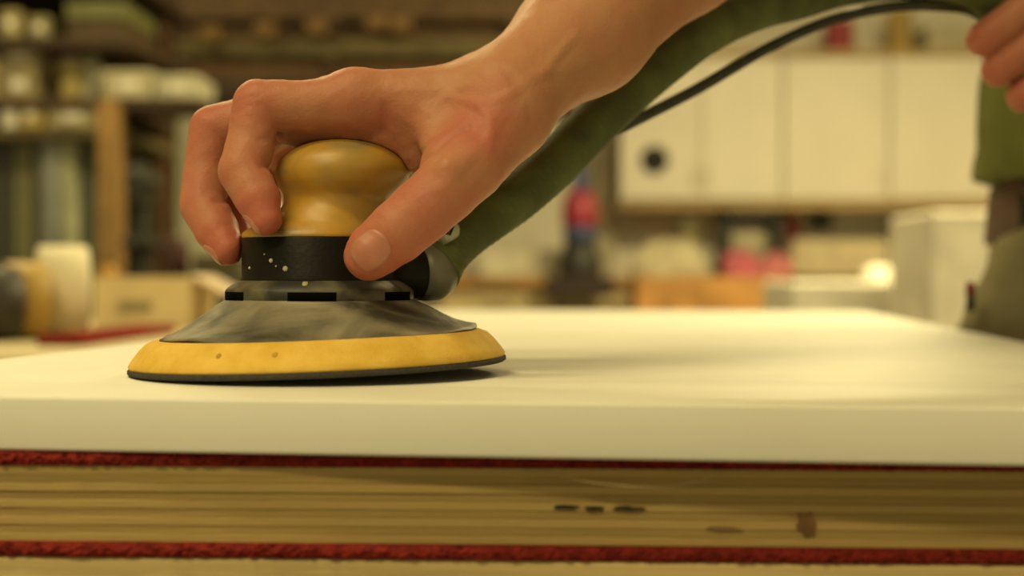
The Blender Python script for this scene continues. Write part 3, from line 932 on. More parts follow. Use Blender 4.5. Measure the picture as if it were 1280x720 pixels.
V, Fc = surface(sdf_trou, (.2, .9, FLOOR), (.95, 1.45, .12), .006, 1)
trou_m = mat('khaki_olive_canvas', (0.27, 0.24, 0.14), 0.95, 0.14, 40, 0.5, 500, spec=0.1)
mesh_obj('trousers', V, Fc, trou_m, person, label='faded olive canvas trousers')
# belt: a band round the waist
def waist_ring(z, off, n=72):
    out = []
    c = HIP + (WST - HIP) * (z - HIP[2]) / (WST[2] - HIP[2])
    for i in range(n):
        a = 2 * math.pi * i / n
        dr = math.cos(a) * RGT + math.sin(a) * DIR
        lo_, hi_ = 0.03, 0.3
        for _ in range(22):
            m_ = (lo_ + hi_) / 2
            if torso((c + dr * m_)[None], 0.004)[0] < 0: lo_ = m_
            else: hi_ = m_
        p = c + dr * (lo_ + off); p[2] = z
        out.append(p)
    return out
rings = [waist_ring(.066, .0005), waist_ring(.066, .005), waist_ring(.068, .0062), waist_ring(.089, .0068), waist_ring(.110, .0062), waist_ring(.112, .005), waist_ring(.112, .0005)]
n = 72; V = [p for r in rings for p in r]; Fc = []
for k in range(len(rings)):
    k2 = (k + 1) % len(rings)
    for i in range(n):
        j = (i + 1) % n
        Fc.append([k * n + i, k2 * n + i, k2 * n + j, k * n + j][::-1])
belt_m = mat('brown_leather', (0.075, 0.034, 0.017), 0.65, 0.35, 60, 0.4, 400)
belt = mesh_obj('belt', V, Fc, belt_m, person, label='wide brown leather belt')
loop_m = mat('dark_webbing', (0.020, 0.017, 0.010), 0.9)
for i in (57, 62, 66, 6, 12, 20, 28, 40, 50):
    A = np.array(rings[3][i]); T = np.array(rings[3][(i + 1) % n]) - A; T /= np.linalg.norm(T)
    ang = math.atan2(T[1], T[0])
    box('belt_loop', A + np.array([0, 0, -.001]), (.008, .007, .056), loop_m, belt, rz=ang, bevel=.001)
# small red and black tool clipped at the pocket
tp = W(1213, 372, 1.055)
V, Fc = tube([tp + [0, 0, -.010], tp + [0, 0, .002]], .0032, 14)
pk = mesh_obj('pocket_clip_tool', V, Fc, mat('clip_black', (0.012, 0.010, 0.010), 0.5), person, label='small black and red tool clipped at the pocket')
V, Fc = tube([tp + [0, 0, .002], tp + [0, 0, .010], tp + [0, 0, .0115]], .0036, 14, rfun=lambda s, k: [.0036, .0036, .002][k])
mesh_obj('tool_cap', V, Fc, mat('clip_red', (0.22, 0.02, 0.03), 0.4), pk)
# shoes, hair, eyes (outside the picture)
for ft in (FOOTR, FOOTL):
    def sdf_shoe(P):
        Q = np.stack([(P - ft) @ RGT, (P - ft) @ DIR, P[:, 2] - FLOOR], 1)
        d = smin(rcone(Q, np.array([0, -.05, .045]), np.array([0, .15, .035]), .045, .036), rcone(Q, np.array([0, -.03, .05]), np.array([0, -.03, .10]), .045, .046), .03)
        return np.maximum(d, .002 - Q[:, 2])
    V, Fc = surface(sdf_shoe, ft + [-.3, -.3, 0], ft + [.3, .3, .2], .005, 1)
    mesh_obj('shoe', V, Fc, mat('shoe_leather', (0.03, 0.022, 0.015), 0.5), person)
fw = DIR * .9 + np.array([0, 0, -.42]); fw /= np.linalg.norm(fw)
upv = np.cross(RGT, fw); upv *= np.sign(upv[2])
def sdf_hair(P):
    Q = np.stack([(P - HEAD) @ RGT, (P - HEAD) @ fw, (P - HEAD) @ upv], 1)
    d = ellip(Q, (0, -.010, .034), (.084, .102, .096)) + .0015 * np.sin(Q[:, 0] * 380 + 3 * np.sin(Q[:, 1] * 60))
    d = smax(d, -(ellip(Q, (0, .10, -.03), (.085, .075, .085))), .012)
    return smax(d, -.045 - Q[:, 2] - .0, .01)
V, Fc = surface(sdf_hair, HEAD - .16, HEAD + .16, .004, 1)
mesh_obj('hair', V, Fc, mat('brown_hair', (0.05, 0.028, 0.012), 0.6, 0.4, 120), person)
for s in (-1, 1):
    c = HEAD + RGT * .032 * s + fw * .083 + upv * .008
    V, Fc = lathe_grid([(.0115 * math.sin(t) + 1e-5, -.0115 * math.cos(t)) for t in np.linspace(0, math.pi, 9)], 16)
    V = np.asarray(V) + c
    mesh_obj('eye', V, Fc, mat('eye_white', (0.6, 0.58, 0.52), 0.2), person)

# ================================================================ background
def X(px, Y): return (px - 640) / F * Y
def Zp(py, Y): return float(W(640, py, Y)[2])
def rect(x0, y0, x1, y1, Y, dep):
    a = W(x0, y1, Y); b_ = W(x1, y0, Y)
    return ((a[0] + b_[0]) / 2, Y + dep / 2, (a[2] + b_[2]) / 2), (b_[0] - a[0], dep, b_[2] - a[2])
def pbox(name, r, Y, dep, m, label=None, cat=None, group=None, parent=None, bevel=0.004, rz=0.0, zbase=None):
    c, s = rect(*r, Y, dep)
    if zbase is not None:
        top = c[2] + s[2] / 2
        c = (c[0], c[1], (top + zbase) / 2); s = (s[0], s[1], top - zbase)
    return box(name, c, s, m, parent, rz=rz, bevel=bevel, seg=2, label=label, cat=cat, group=group)

# ---- ceiling lamps
hous = mat('lamp_housing', (0.7, 0.7, 0.66), 0.4)
def glow(name, strength):
    m = bpy.data.materials.new(name); m.use_nodes = True
    b_ = m.node_tree.nodes['Principled BSDF']
    b_.inputs['Emission Color'].default_value = (*LIGHT, 1); b_.inputs['Emission Strength'].default_value = strength
    b_.inputs['Base Color'].default_value = (.8, .8, .7, 1)
    return m
tube_m = glow('lamp_tube_glow', 6.0)
where = ['over the near left end of the white board', 'over the left side bench', 'over the middle of the workshop', 'nearest the lumber rack', 'nearest the white wall cabinets', 'added behind the camera for frontal light']
for k, ((lx, ly), rz, pw) in enumerate(LAMPS):
    lamp = empty('ceiling_lamp', (lx, ly, CEIL), 'twin-tube ceiling lamp ' + where[k], 'lamp', 'fluorescent ceiling lamps')
    box('housing', (lx, ly, CEIL - .03), (1.25, .2, .06), hous, lamp, bevel=.01)
    for s in (-1, 1):
        V, Fc = tube([(lx - .58, ly + .05 * s, CEIL - .085), (lx, ly + .05 * s, CEIL - .085), (lx + .58, ly + .05 * s, CEIL - .085)], .013, 12)
        mesh_obj('tube', V, Fc, tube_m, lamp)
    for s in (-1, 1):
        box('tube_holder', (lx + .585 * s, ly, CEIL - .08), (.02, .15, .05), hous, lamp, bevel=.004)

# ---- white wall cabinets
cab_m = mat('cabinet_white', (0.80, 0.74, 0.62), 0.5, 0.03, 4)
cab_in = mat('cabinet_edge', (0.74, 0.68, 0.56), 0.6, 0.05, 6)
oak = mat('oak_trim', (0.46, 0.32, 0.14), 0.6, 0.2, 10, 0.2, 90, stretch=(0.2, 1, 4))
YC = 6.0
cabs = [((775, 72, 978.5, 250), 'white wall cabinet with a round black hole in its door', True), ((979.5, 72, 1111.5, 250), 'plain white wall cabinet between two other white cabinets', False),
        ((1112.5, 71, 1262, 249), 'white wall cabinet partly hidden by the green shirt', False)]
for r, lab, hole in cabs:
    c, s = rect(*r, YC, .40)
    root = empty('wall_cabinet', (c[0], 6.35, c[2] - s[2] / 2), lab, 'cabinet', 'white wall cabinets')
    box('carcass', (c[0], YC + .185, c[2]), (s[0], .33, s[2]), cab_in, root, bevel=.003)
    nd = 2 if s[0] > .6 else 1
    for i in range(nd):
        w = s[0] / nd
        dc = (c[0] - s[0] / 2 + (i + .5) * w, YC + .01, c[2])
        dr = box('door', dc, (w - .006, .02, s[2] - .006), cab_m, root, bevel=.003)
        if hole and i == 0:
            hc = W(818, 200, YC)
            V, Fc = lathe_grid([(.058, -.004), (.060, .002), (.056, .004), (.052, .001), (1e-4, 0.0)], 32)
            V = xf(V, rotm('X', math.pi / 2))
            mesh_obj('vent_hole', V + hc + np.array([0, -.003, 0]), Fc, mat('hole_black', (.02, .018, .014), .8), dr)
        hx = dc[0] + (w * .42 if i == 0 else -w * .42)
        V, Fc = tube(spline([(hx, YC, dc[2] - s[2] * .40), (hx, YC - .02, dc[2] - s[2] * .38), (hx, YC - .02, dc[2] - s[2] * .28), (hx, YC, dc[2] - s[2] * .26)], 4), .005, 8)
        mesh_obj('handle', V, Fc, cab_m, dr)
pbox('cabinet_rail', (772, 250, 1240, 261), 6.02, .04, oak, 'long brown wooden rail below the white wall cabinets', 'rail')
pbox('cabinet_top_board', (840, 62, 1262, 71), 6.0, .34, oak, 'thin brown board lying on top of the white wall cabinets', 'board')
def can(name, x0, x1, y0, y1, Y, m, label, cat, cap=None, group=None, prof=None, zbase=None):
    cx = X((x0 + x1) / 2, Y); r = (x1 - x0) / 2 / F * Y
    z1 = Zp(y0, Y); z0 = Zp(y1, Y) if zbase is None else zbase
    h = z1 - z0
    root = empty(name, (cx, Y, z0), label, cat, group)
    pr = prof or [(.96, 0), (1, .02), (1, .9), (.97, .94), (.90, .97), (.88, .99), (.5, 1.0)]
    V, Fc = lathe_grid([(r * a, z0 + h * b_) for a, b_ in pr], 28, (cx, Y))
    mesh_obj('shell', V, Fc, m, root)
    V, Fc = lathe_grid([(r * .90, z0 + h * .955), (r * .93, z0 + h * .97), (r * .93, z0 + h * 1.015), (r * .85, z0 + h * 1.03)], 28, (cx, Y))
    mesh_obj('lid', V, Fc, cap or m, root)
    return root
def M(n, c, r=.6, v=.12, s=12, **k): return mat(n, c, r, v, s, **k)
red_m = M('red_enamel', (.33, .045, .05)); ochre = M('ochre_card', (.42, .29, .08)); cream = M('cream_card', (.44, .39, .25)); grey = M('grey_metal', (.22, .22, .18), .45)
dgrey = M('dark_metal', (.05, .05, .042), .5); olive = M('olive_card', (.24, .21, .09)); white = M('white_card', (.74, .70, .60)); tan = M('tan_card', (.50, .38, .20))
dwood = M('dark_wood', (.045, .022, .008), .7, .3); bwood = M('brown_wood', (.10, .048, .014), .7, .25); owood = M('orange_wood', (.36, .18, .045), .6, .2)
gwood = M('grey_wood', (.105, .08, .03), .8, .25); pink = M('pink_cloth', (.50, .12, .16), .9, .2); blue = M('blue_plastic', (.05, .07, .18), .4)
ztop = Zp(62, 6.0)
can('paint_can', 1030, 1066, 28, 62, 6.15, red_m, 'red paint can on top of the white wall cabinets', 'can', zbase=ztop)
can('varnish_can', 1108, 1140, 14, 62, 6.15, ochre, 'taller ochre can on top of the white wall cabinets', 'can', zbase=ztop)
pbox('storage_box', (1160, 30, 1235, 62), 6.05, .25, cream, 'cream box on top of the white wall cabinets', 'box', zbase=ztop)

# ---- back counter
CT = 0.0395
counter = empty('back_counter', (X(860, 5.5), 5.9, FLOOR), 'long workshop counter of brown wood along the back wall', 'counter')
x0, x1 = X(540, 5.6), X(1300, 5.6)
box('worktop', ((x0 + x1) / 2, 5.925, CT - .02), (x1 - x0, 0.83, .04), owood, counter, bevel=.004)
nb = 5
drawer_m = M('drawer_birch', (.52, .40, .20), .6)
for i in range(nb):
    w = (x1 - x0 - .04) / nb
    cx = x0 + .02 + (i + .5) * w
    box('cabinet_body', (cx, 5.945, (FLOOR + CT - .04) / 2), (w - .006, .75, CT - .04 - FLOOR), owood, counter, bevel=.003)
    for j, (z, hh) in enumerate(((CT - .11, .12), (CT - .28, .18), (CT - .66, .52))):
        dr = box('drawer_front', (cx, 5.56, z), (w - .03, .02, hh), drawer_m if j != 2 else owood, counter, bevel=.003)
        V, Fc = tube([(cx - .05, 5.545, z), (cx - .045, 5.525, z), (cx + .045, 5.525, z), (cx + .05, 5.545, z)], .006, 8)
        mesh_obj('pull', V, Fc, dgrey, dr)
pbox('open_drawer_bin', (683, 346, 768, 371), 5.2, .28, M('very_dark_wood', (.022, .011, .005), .7), 'dark open bin below the blue-nozzled bottle', 'bin')
pbox('wooden_crate', (795, 348, 985, 402), 4.3, .35, M('orange_crate', (.34, .165, .04), .6, .25, 14), 'orange-brown wooden crate in front of the back counter', 'crate')
pbox('crate_stand', (780, 402, 1000, 700), 4.25, .45, bwood, 'brown stand that carries the orange-brown crate', 'stand', zbase=FLOOR)
# bottle: dark base, blue band, red body, blue nozzle
by = 5.7
bx_ = X(725, by)
bot = empty('dispenser_bottle', (bx_, by, CT), 'upright red bottle with blue nozzle and dark base on the counter', 'bottle')
k_ = by / F
def seg(name, pr, m):
    V, Fc = lathe_grid([(r * k_, Zp(y, by) if y < 345 else CT) for r, y in pr], 28, (bx_, by))
    return mesh_obj(name, V, Fc, m, bot)
seg('base', [(25, 345), (27, 342), (27, 326), (24, 318), (21, 312), (20, 300)], M('base_black', (.03, .03, .026), .5))
seg('band', [(20, 300), (21, 299), (21, 284), (20, 283)], blue)
seg('shell', [(21, 283), (23, 280), (23, 262), (20, 248), (15, 241), (12, 238)], M('crimson_plastic', (.36, .03, .06), .4))
seg('nozzle', [(12, 238), (11, 236), (10, 222), (7, 212), (5, 202), (3, 200)], blue)
pbox('door_post', (744, 120, 768, 345), 6.24, .08, M('pale_post', (.50, .44, .31), .8), 'pale vertical post on the wall beside the bottle', 'post', zbase=CT)
# black framed clock-like machine
fy = 5.8
fr = empty('framed_box', (X(936, fy), fy, CT), 'black square-framed box with a pale round face on the counter', 'box')
blk = M('frame_black', (.02, .016, .010), .6)
c, s = rect(896, 262, 977, 345, fy, .16)
z0 = CT; z1 = c[2] + s[2] / 2; h = z1 - z0
for (cx, cz, sx, sz) in ((c[0], z1 - .022, s[0], .044), (c[0], z0 + .018, s[0], .036), (c[0] - s[0] / 2 + .024, (z0 + z1) / 2, .048, h), (c[0] + s[0] / 2 - .024, (z0 + z1) / 2, .048, h)):
    box('frame_bar', (cx, fy, cz), (sx, .16, sz), blk, fr, bevel=.004)
box('back_board', (c[0], fy + .05, (z0 + z1) / 2), (s[0] - .01, .02, h - .01), olive, fr)
V, Fc = lathe_grid([(.085, -.02), (.088, 0), (.080, .012), (1e-4, .014)], 32)
V = xf(V, rotm('X', math.pi / 2)); V = V + np.array([c[0], fy + .02, (z0 + z1) / 2])
mesh_obj('face', V, Fc, cream, fr)
def cloth(name, x0, x1, y0, Y, m, label, cat, seed, zb=CT):
    """crumpled heap of cloth"""
    rg = np.random.RandomState(seed)
    cx = X((x0 + x1) / 2, Y); w = (x1 - x0) / 2 / F * Y; h = Zp(y0, Y) - zb
    ph = rg.rand(6) * 6.28
    V, Fc = [], []
    n, k = 36, 14
    for i in range(k):
        t = i / (k - 1)
        for j in range(n):
            a = 2 * math.pi * j / n
            rr = math.cos(t * math.pi / 2) ** .7 * (1 + .16 * math.sin(3 * a + ph[0] + 3 * t) + .09 * math.sin(7 * a + ph[1] - 4 * t)) + 1e-3
            z = max(0, math.sin(t * math.pi / 2) * (1 + .14 * math.sin(2 * a + ph[2]) * math.cos(t * 1.5)))
            V.append((cx + w * rr * math.cos(a), Y + w * .8 * rr * math.sin(a), zb + h * z))
    for i in range(k - 1):
        for j in range(n):
            Fc.append([i * n + j, i * n + (j + 1) % n, (i + 1) * n + (j + 1) % n, (i + 1) * n + j])
    Fc.append(list(range(n))[::-1]); Fc.append([(k - 1) * n + j for j in range(n)])
    return mesh_obj(name, V, Fc, m, origin=(cx, Y, zb), label=label, cat=cat)
cloth('pink_rag', 903, 950, 312, 5.62, pink, 'crumpled pink rag in front of the black-framed box', 'rag', 1)
cloth('pink_rag', 952, 990, 316, 5.60, M('salmon_cloth', (.52, .17, .17), .9), 'smaller salmon rag at the right of the pink rag', 'rag', 2)
cloth('dust_sheet', 795, 890, 300, 5.9, M('beige_cloth', (.62, .55, .37), .9), 'beige heaped dust sheet left of the black-framed box', 'cloth', 3)
can('jar', 848, 872, 274, 345, 6.12, olive, 'olive jar standing behind the beige dust sheet', 'jar', dgrey, zbase=CT)
pbox('hanging_tool', (980, 268, 1000, 305), 6.30, .04, red_m, 'small red tool hanging on the wall below the cabinets', 'tool')
pbox('wall_socket', (1012, 264, 1040, 288), 6.315, .03, dgrey, 'dark grey switch box on the wall below the cabinets', 'switch')
pbox('tool_case', (1125, 272, 1178, 300), 6.02, .2, M('green_grey_plastic', (.20, .22, .15), .5), 'grey-green tool case upon the pale blue box', 'case')
pbox('pale_blue_box', (1118, 300, 1186, 346), 6.0, .25, M('pale_blue_card', (.50, .50, .42), .7), 'pale grey box beneath the grey-green tool case', 'box', zbase=CT)
pbox('paper_stack', (600, 312, 702, 346), 5.9, .3, M('paper_pale', (.70, .66, .50), .8), 'pale stack of paper on the counter behind the hose', 'paper', zbase=CT)
pbox('long_tray', (990, 300, 1110, 346), 6.0, .25, M('tray_beige', (.62, .53, .34), .7), 'long beige tray on the counter right of the rags', 'tray', zbase=CT)
pbox('chisel_rack', (1000, 344, 1076, 352), 5.2, .3, bwood, 'short brown plank overhanging the counter edge', 'plank')
# white boxes in front
pbox('white_carton', (990, 352, 1180, 700), 3.4, .40, white, 'low white cabinet standing beyond the panel near the trousers', 'cabinet', zbase=FLOOR, bevel=.008)
pbox('tall_white_carton', (1166, 264, 1300, 700), 3.0, .35, M('white_card_b', (.76, .70, .58)), 'tall white cabinet directly behind the trousers', 'cabinet', zbase=FLOOR, bevel=.008)
zb = Zp(352, 3.4)
cloth('white_rag', 1076, 1120, 332, 3.55, M('white_cloth', (.62, .59, .50), .9), 'crumpled white rag on the low white cabinet', 'rag', 5, zb)

# ---- lumber rack, upper middle
RY = 4.9
rack = empty('lumber_rack', (X(430, RY), 6.3, Zp(120, RY)), 'dark wall rack of steel arms carrying long timber', 'rack')
SH = [118, 66, 20]                               # arm rows
for xx in (215, 430, 640):
    box('upright', (X(xx, 5.3), 5.9, 1.18), (.05, .05, 1.12), dwood, rack, bevel=.003)
    for yy in SH:
        z = Zp(yy, RY)
        box('arm', (X(xx, 5.3), 5.42, z - .02), (.035, .95, .04), dwood, rack, bevel=.003)
tones = [dwood, bwood, gwood, M('red_brown_wood', (.07, .022, .008), .7, .3), M('mid_wood', (.085, .045, .014), .7, .3)]
rg = random.Random(3)
names = []
rowlab = ['lowest', 'middle', 'top']
collab = ['front', 'second', 'third', 'rear']
for ri, yy in enumerate(SH):
    z = Zp(yy, RY)
    for ci in range(4):
        h = [.075, .055, .09, .06][(ci + ri) % 4]
        d_ = .17
        xa = X(195 + rg.uniform(-30, 25), 5.0); xb = X(705 + rg.uniform(-40, 40), 5.0)
        if ri == 2: xa = X(150, 5.0)
        box('timber_plank', ((xa + xb) / 2, RY + .16 + ci * .21, z + h / 2), (xb - xa, d_, h), tones[(ri * 2 + ci) % 5], bevel=.004, label='%s long dark timber on the %s arms of the wall rack' % (collab[ci], rowlab[ri]), cat='timber', group='timber on the lumber rack')
        if ci in (0, 2):
            box('timber_plank', ((xa + xb) / 2 + .05, RY + .16 + ci * .21, z + h + .022), (xb - xa - .15, d_ * .85, .042), tones[(ri * 3 + ci + 1) % 5], bevel=.004, label='thin timber lying upon the %s one of the %s rack arms' % (collab[ci], rowlab[ri]), cat='timber', group='timber on the lumber rack')
# small offcuts showing pale end grain
for i, (px, py) in enumerate(((262, 41), (330, 37), (395, 33), (470, 27), (500, 30))):
    z = Zp(66, RY) + .14
    pbox('timber_offcut', (px - 13, py - 9, px + 13, py + 9), RY + .02, .3, M('end_grain', (.17, .095, .03), .8), '%s short pale offcut in the row on the middle rack arms' % ['leftmost', 'second', 'third', 'fourth', 'rightmost'][i], 'offcut', 'offcuts on the rack')

# ---- storage shelf, upper left
SY = 3.6
shelf = empty('storage_shelf', (X(60, SY), SY + .3, FLOOR), 'tall open timber shelf crammed with boxes at the left', 'shelf')
postm = M('post_wood', (.30, .17, .05), .7, .2)
for (px_, yy, mm_) in ((137, SY + .02, postm), (-140, SY + .02, postm), (132, SY + .55, bwood), (-120, SY + .55, bwood)):
    pt = Zp(126, SY) if px_ == 137 else 1.45
    box('post', (X(px_, SY), yy, (FLOOR + pt) / 2), (.055 if yy < SY + .1 else .05, .06, pt - FLOOR), mm_, shelf, bevel=.003)
xl, xr = X(-150, SY), X(255, SY)
for yy, mm_ in ((158, gwood), (122, dwood), (44, dwood), (-40, dwood)):
    z = Zp(yy, SY)
    xr2 = X(152, SY) if yy in (158, 122) else X(168, SY)
    box('shelf_board', ((xl + xr2) / 2, SY + .3, z - .014), (xr2 - xl, .56, .028), mm_, shelf, bevel=.002)
z = Zp(122, SY)
box('shelf_board', ((X(152, SY) + xr) / 2 + .002, SY + .11, z - .014), (xr - X(152, SY), .22, .028), dwood, shelf, bevel=.002)
box('back_panel', ((xl + X(150, SY)) / 2, SY + .60, .32), (X(150, SY) - xl, .02, 1.4), dwood, shelf)
za, zb_, zc = Zp(158, SY), Zp(122, SY), Zp(44, SY)
stuff_ = [  # rect, depth offset, material, name, label
    ((0, 86, 46, 122), .05, M('beige_card', (.25, .20, .10)), 'carton', 'beige carton at the left end of the middle shelf', zb_),
    ((-70, 70, -6, 122), .05, tan, 'carton', 'tan carton cut by the picture edge on the middle shelf', zb_),
    ((0, 52, 45, 86), .08, cream, 'carton', 'cream carton stacked on the beige carton', None),
    ((128, 88, 190, 122), .02, cream, 'carton', 'wide cream carton on the middle shelf end', zb_),
    ((194, 94, 248, 122), .02, M('pale_card', (.46, .43, .30)), 'carton', 'pale carton at the very end of the middle shelf', zb_),
    ((58, 132, 122, 158), .03, M('olive_beige', (.33, .28, .14)), 'carton', 'flat olive-beige carton on the lower shelf', za),
    ((2, 128, 20, 158), .03, white, 'carton', 'small white carton on the lower shelf', za),
    ((24, 126, 52, 158), .03, ochre, 'carton', 'ochre carton beside the small white one', za),
    ((0, 12, 24, 44), .03, M('yellow_card', (.30, .24, .10)), 'carton', 'yellowish carton on the upper shelf', zc),
    ((36, 20, 62, 44), .05, olive, 'carton', 'small olive carton on the upper shelf', zc),
    ((82, 2, 158, 24), .04, M('green_olive', (.14, .14, .045)), 'plank_bundle', 'flat green-olive bundle resting on the brown block', None),
    ((84, 24, 156, 44), .05, M('block_brown', (.075, .045, .015)), 'timber_block', 'brown block under the green-olive bundle', zc),
]
for r, dy, m_, nm, lab, zb0 in stuff_:
    if nm == 'carton':
        c, s = rect(*r, SY + dy, .19)
        if zb0 is not None:
            top = c[2] + s[2] / 2; c = (c[0], c[1], (top + zb0) / 2); s = (s[0], s[1], top - zb0)
        root = empty('carton', (c[0], c[1], c[2] - s[2] / 2), lab, 'carton', 'cartons on the storage shelf')
        box('case', c, s, m_, root, bevel=.003)
        box('lid', (c[0], c[1], c[2] + s[2] / 2 - .012), (s[0] + .004, s[1] + .004, .02), m_, root, bevel=.002)
        box('label_patch', (c[0], c[1] - s[1] / 2 - .001, c[2]), (s[0] * .4, .002, s[2] * .35), white, root)
    else:
        pbox(nm, r, SY + dy, .3, m_, lab, 'bundle' if 'bundle' in nm else 'block', zbase=zb0)
can('paint_tin', 76, 104, 76, 122, SY + .12, M('tin_yellow', (.40, .31, .11)), 'yellowish tin on the middle shelf', 'tin', white, 'tins on the shelf', zbase=zb_)
can('paint_tin', 102, 126, 72, 122, SY + .13, M('tin_white', (.38, .36, .25)), 'greyish white tin beside the yellowish tin', 'tin', grey, 'tins on the shelf', zbase=zb_)
# upright sheets and tubes under the shelf
sheets = [(-40, 2, M('sheet_dark', (.05, .05, .03)), 'dark green sheet cut by the picture edge'), (4, 18, dgrey, 'narrow dark metal sheet at far left'), (20, 42, M('sheet_olive', (.16, .15, .07)), 'olive sheet left of the grey tubes'),
          (100, 122, M('sheet_green', (.07, .075, .045)), 'dark green sheet right against the wooden post')]
for i, (a_, b_, m_, lab) in enumerate(sheets):
    c, s = rect(a_, 166 + 4 * i, b_, 345, SY + .10, .012)
    top = c[2] + s[2] / 2
    box('upright_sheet', (c[0], c[1], (top + FLOOR) / 2), (s[0], .03, top - FLOOR), m_, bevel=.002, label=lab + ' standing on the floor', cat='sheet', group='upright sheets under the shelf')
for i, (px_, r_, m_, lab) in enumerate(((52, 9, M('tube_dark', (.08, .08, .06), .4), 'thin dark tube'), (68, 14, M('tube_grey', (.24, .25, .23), .4), 'wide grey tube'), (88, 11, M('tube_pale', (.36, .36, .22), .5), 'pale green-grey tube'))):
    yy = SY + .09; r0 = r_ / F * yy
    V, Fc = tube([(X(px_, yy), yy, FLOOR), (X(px_, yy), yy, -.3), (X(px_, yy), yy, Zp(168 + 3 * i, yy) - .01), (X(px_, yy), yy, Zp(168 + 3 * i, yy))], r0, 20, rfun=lambda s, k: r0 * (.93 if k in (0, 3) else 1))
    mesh_obj('upright_tube', V, Fc, m_, origin=(X(px_, yy), yy, FLOOR), label=lab + ' standing upright among the dark sheets', cat='tube', group='upright tubes under the shelf')
# pale board behind, dark machine with knob
pbox('pale_wall_board', (172, 124, 262, 288), 4.3, .02, M('pale_board', (.52, .49, .34), .8, .06), 'pale board leaning upright left of the fingers', 'board', zbase=FLOOR)
dm = M('machine_dark', (.022, .021, .012), .6)
mac = empty('drill_press', (X(178, 3.4), 3.4, FLOOR), 'dark upright drill press in front of the pale board', 'machine')
yy = 3.35
box('column', (X(162, yy), yy + .1, (Zp(200, yy) + FLOOR) / 2), (.045, .06, Zp(200, yy) - FLOOR), dm, mac, bevel=.006)
c, s = rect(153, 205, 178, 258, yy, .14); box('head', c, s, dm, mac, bevel=.02, seg=3)
V, Fc = tube([W(176, 229, yy), W(184, 229, yy), W(192, 229, yy), W(199, 229, yy)], .02, 16, rfun=lambda s, k: [.008, .010, .022, .016][k]); mesh_obj('knob', V, Fc, dm, mac)
c, s = rect(150, 296, 192, 310, yy, .2); box('table', c, s, dm, mac, bevel=.006)
box('foot', (X(172, yy), yy + .08, FLOOR + .03), (.3, .4, .06), dm, mac, bevel=.01)
can('dark_canister', 204, 236, 300, 345, 2.9, M('canister_maroon', (.06, .018, .015), .5), 'dark maroon canister between drill press and fingers', 'canister', zbase=Zp(345, 2.75))
pbox('dark_tool_chest', (196, 345, 330, 600), 2.75, .35, M('chest_dark', (.07, .06, .03), .6), 'dark low tool chest that carries the maroon canister', 'chest', zbase=FLOOR)
pbox('dark_cloth_box', (240, 318, 300, 345), 2.85, .2, M('box_dark_olive', (.09, .075, .035), .8), 'dark olive box beside the maroon canister', 'box', zbase=Zp(345, 2.75))

# ---- side bench at the left with carton, tape rolls and red strip
SBZ = -0.035
sb = empty('side_bench', (X(90, 1.9), 1.95, FLOOR), 'pale side bench beyond the left end of the white board', 'bench')
bt = M('bench_top_pale', (.52, .43, .25), .7, .08)
bx0, bx1, by0, by1 = -1.6, -.33, 1.30, 2.55
box('bench_top', ((bx0 + bx1) / 2, (by0 + by1) / 2, SBZ - .02), (bx1 - bx0, by1 - by0, .04), bt, sb, bevel=.004)
for a_ in (bx0 + .06, bx1 - .06):
    for b_ in (by0 + .06, by1 - .06):
        box('leg', (a_, b_, (SBZ - .04 + FLOOR) / 2), (.07, .07, SBZ - .04 - FLOOR), dpine, sb, bevel=.003)
a_ = np.array(W(74, 433, 1.52)); b_ = np.array(W(196, 420, 1.86)); a_[2] = b_[2] = SBZ
d_ = b_ - a_; L = np.linalg.norm(d_)
box('carpet_offcut', (a_ + b_) / 2 + [0, 0, .006], (L, .05, .012), carpet_m, rz=math.atan2(d_[1], d_[0]), bevel=.002, label='narrow red carpet offcut lying on the pale side bench', cat='carpet')
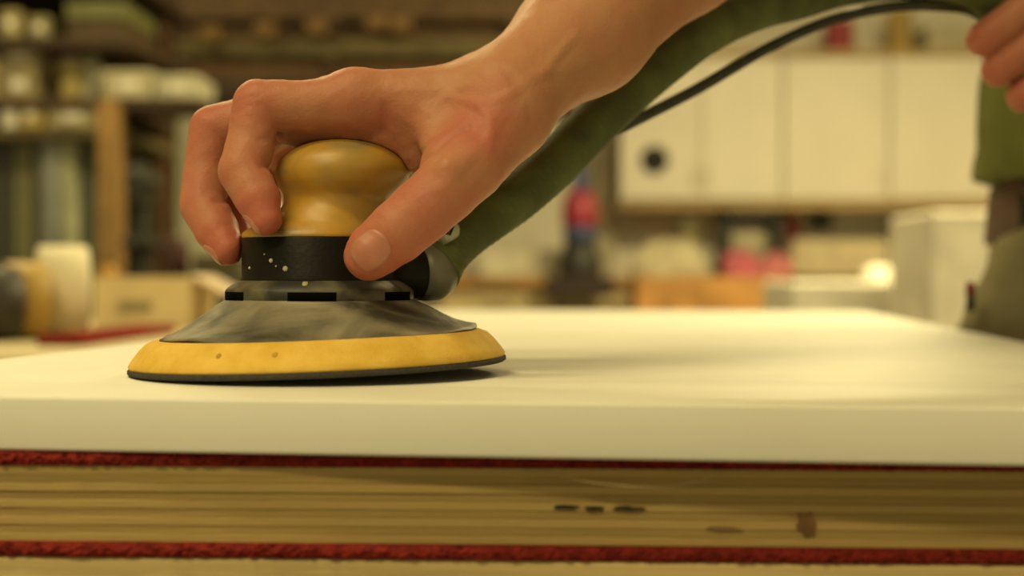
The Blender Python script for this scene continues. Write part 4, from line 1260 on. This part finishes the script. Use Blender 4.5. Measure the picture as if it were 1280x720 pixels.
# carton, open flap
cy = 2.0
c, s = rect(118, 346, 238, 420, cy, .16); top = c[2] + s[2] / 2
cart = empty('cardboard_box', (c[0], c[1], SBZ), 'tan cardboard box standing on the side bench behind the sander', 'box')
cm = M('carton_tan', (.72, .58, .33), .8, .08)
zc_ = (top + SBZ) / 2; hh = top - SBZ
box('front_side', (c[0], cy, zc_), (s[0], .005, hh), cm, cart); box('rear_side', (c[0], cy + .16, zc_), (s[0], .005, hh), cm, cart)
for q in (-1, 1): box('end_side', (c[0] + q * (s[0] / 2 - .0025), cy + .08, zc_), (.005, .155, hh), cm, cart)
box('bottom', (c[0], cy + .08, SBZ + .003), (s[0] - .01, .155, .005), cm, cart)
box('flap', (c[0] + s[0] / 2 + .035, cy + .08, top - .018), (.082, .155, .004), M('carton_pinkish', (.52, .40, .28), .8), cart, rot=Matrix.Rotation(math.radians(28), 3, 'Y'))
box('print_patch', (c[0] - .01, cy - .0035, zc_ - .005), (s[0] * .35, .002, hh * .22), M('print_grey', (.32, .27, .16), .8), cart)
can('orange_jar', 122, 146, 334, 352, 2.3, M('orange_lid', (.50, .27, .05)), 'small orange jar behind the cardboard box', 'jar', zbase=SBZ)
# tape rolls: axis along the view, slightly turned
def roll(px, py, R_, r_, wdt, Y, ang, m_, core, label):
    c0 = np.array([X(px, Y), Y, SBZ + R_])
    root = empty('tape_roll', (c0[0], Y, SBZ), label, 'roll', 'rolls on the side bench')
    for nm, a0, a1, mat_ in (('winding', r_, R_, m_), ('core', r_ * .86, r_, core)):
        pr = [(a0, -wdt / 2), (a1 - .002, -wdt / 2), (a1, -wdt / 2 + .002), (a1, wdt / 2 - .002), (a1 - .002, wdt / 2), (a0, wdt / 2)]
        n = 40; V, Fc = [], []
        for (r, z) in pr:
            for i in range(n):
                t = 2 * math.pi * i / n
                V.append((r * math.cos(t), r * math.sin(t), z))
        for k in range(len(pr)):
            k2 = (k + 1) % len(pr)
            for i in range(n):
                Fc.append([k * n + i, k * n + (i + 1) % n, k2 * n + (i + 1) % n, k2 * n + i])
        V = xf(V, rotm('Z', ang) @ rotm('X', math.pi / 2)) + c0
        mesh_obj(nm, V, Fc, mat_, root)
roll(78, 350, .056, .022, .058, 1.74, math.radians(-68), M('roll_cream', (.74, .66, .46), .7, .05), tan, 'large cream paper roll standing on edge on the side bench')
roll(30, 350, .046, .020, .045, 1.68, math.radians(-60), M('roll_yellow', (.42, .27, .06), .5), dgrey, 'yellow tape roll leaning by the large cream roll')
roll(-8, 350, .043, .018, .05, 1.64, math.radians(-55), M('roll_black', (.035, .03, .02), .5), grey, 'black tape roll at the left picture edge')
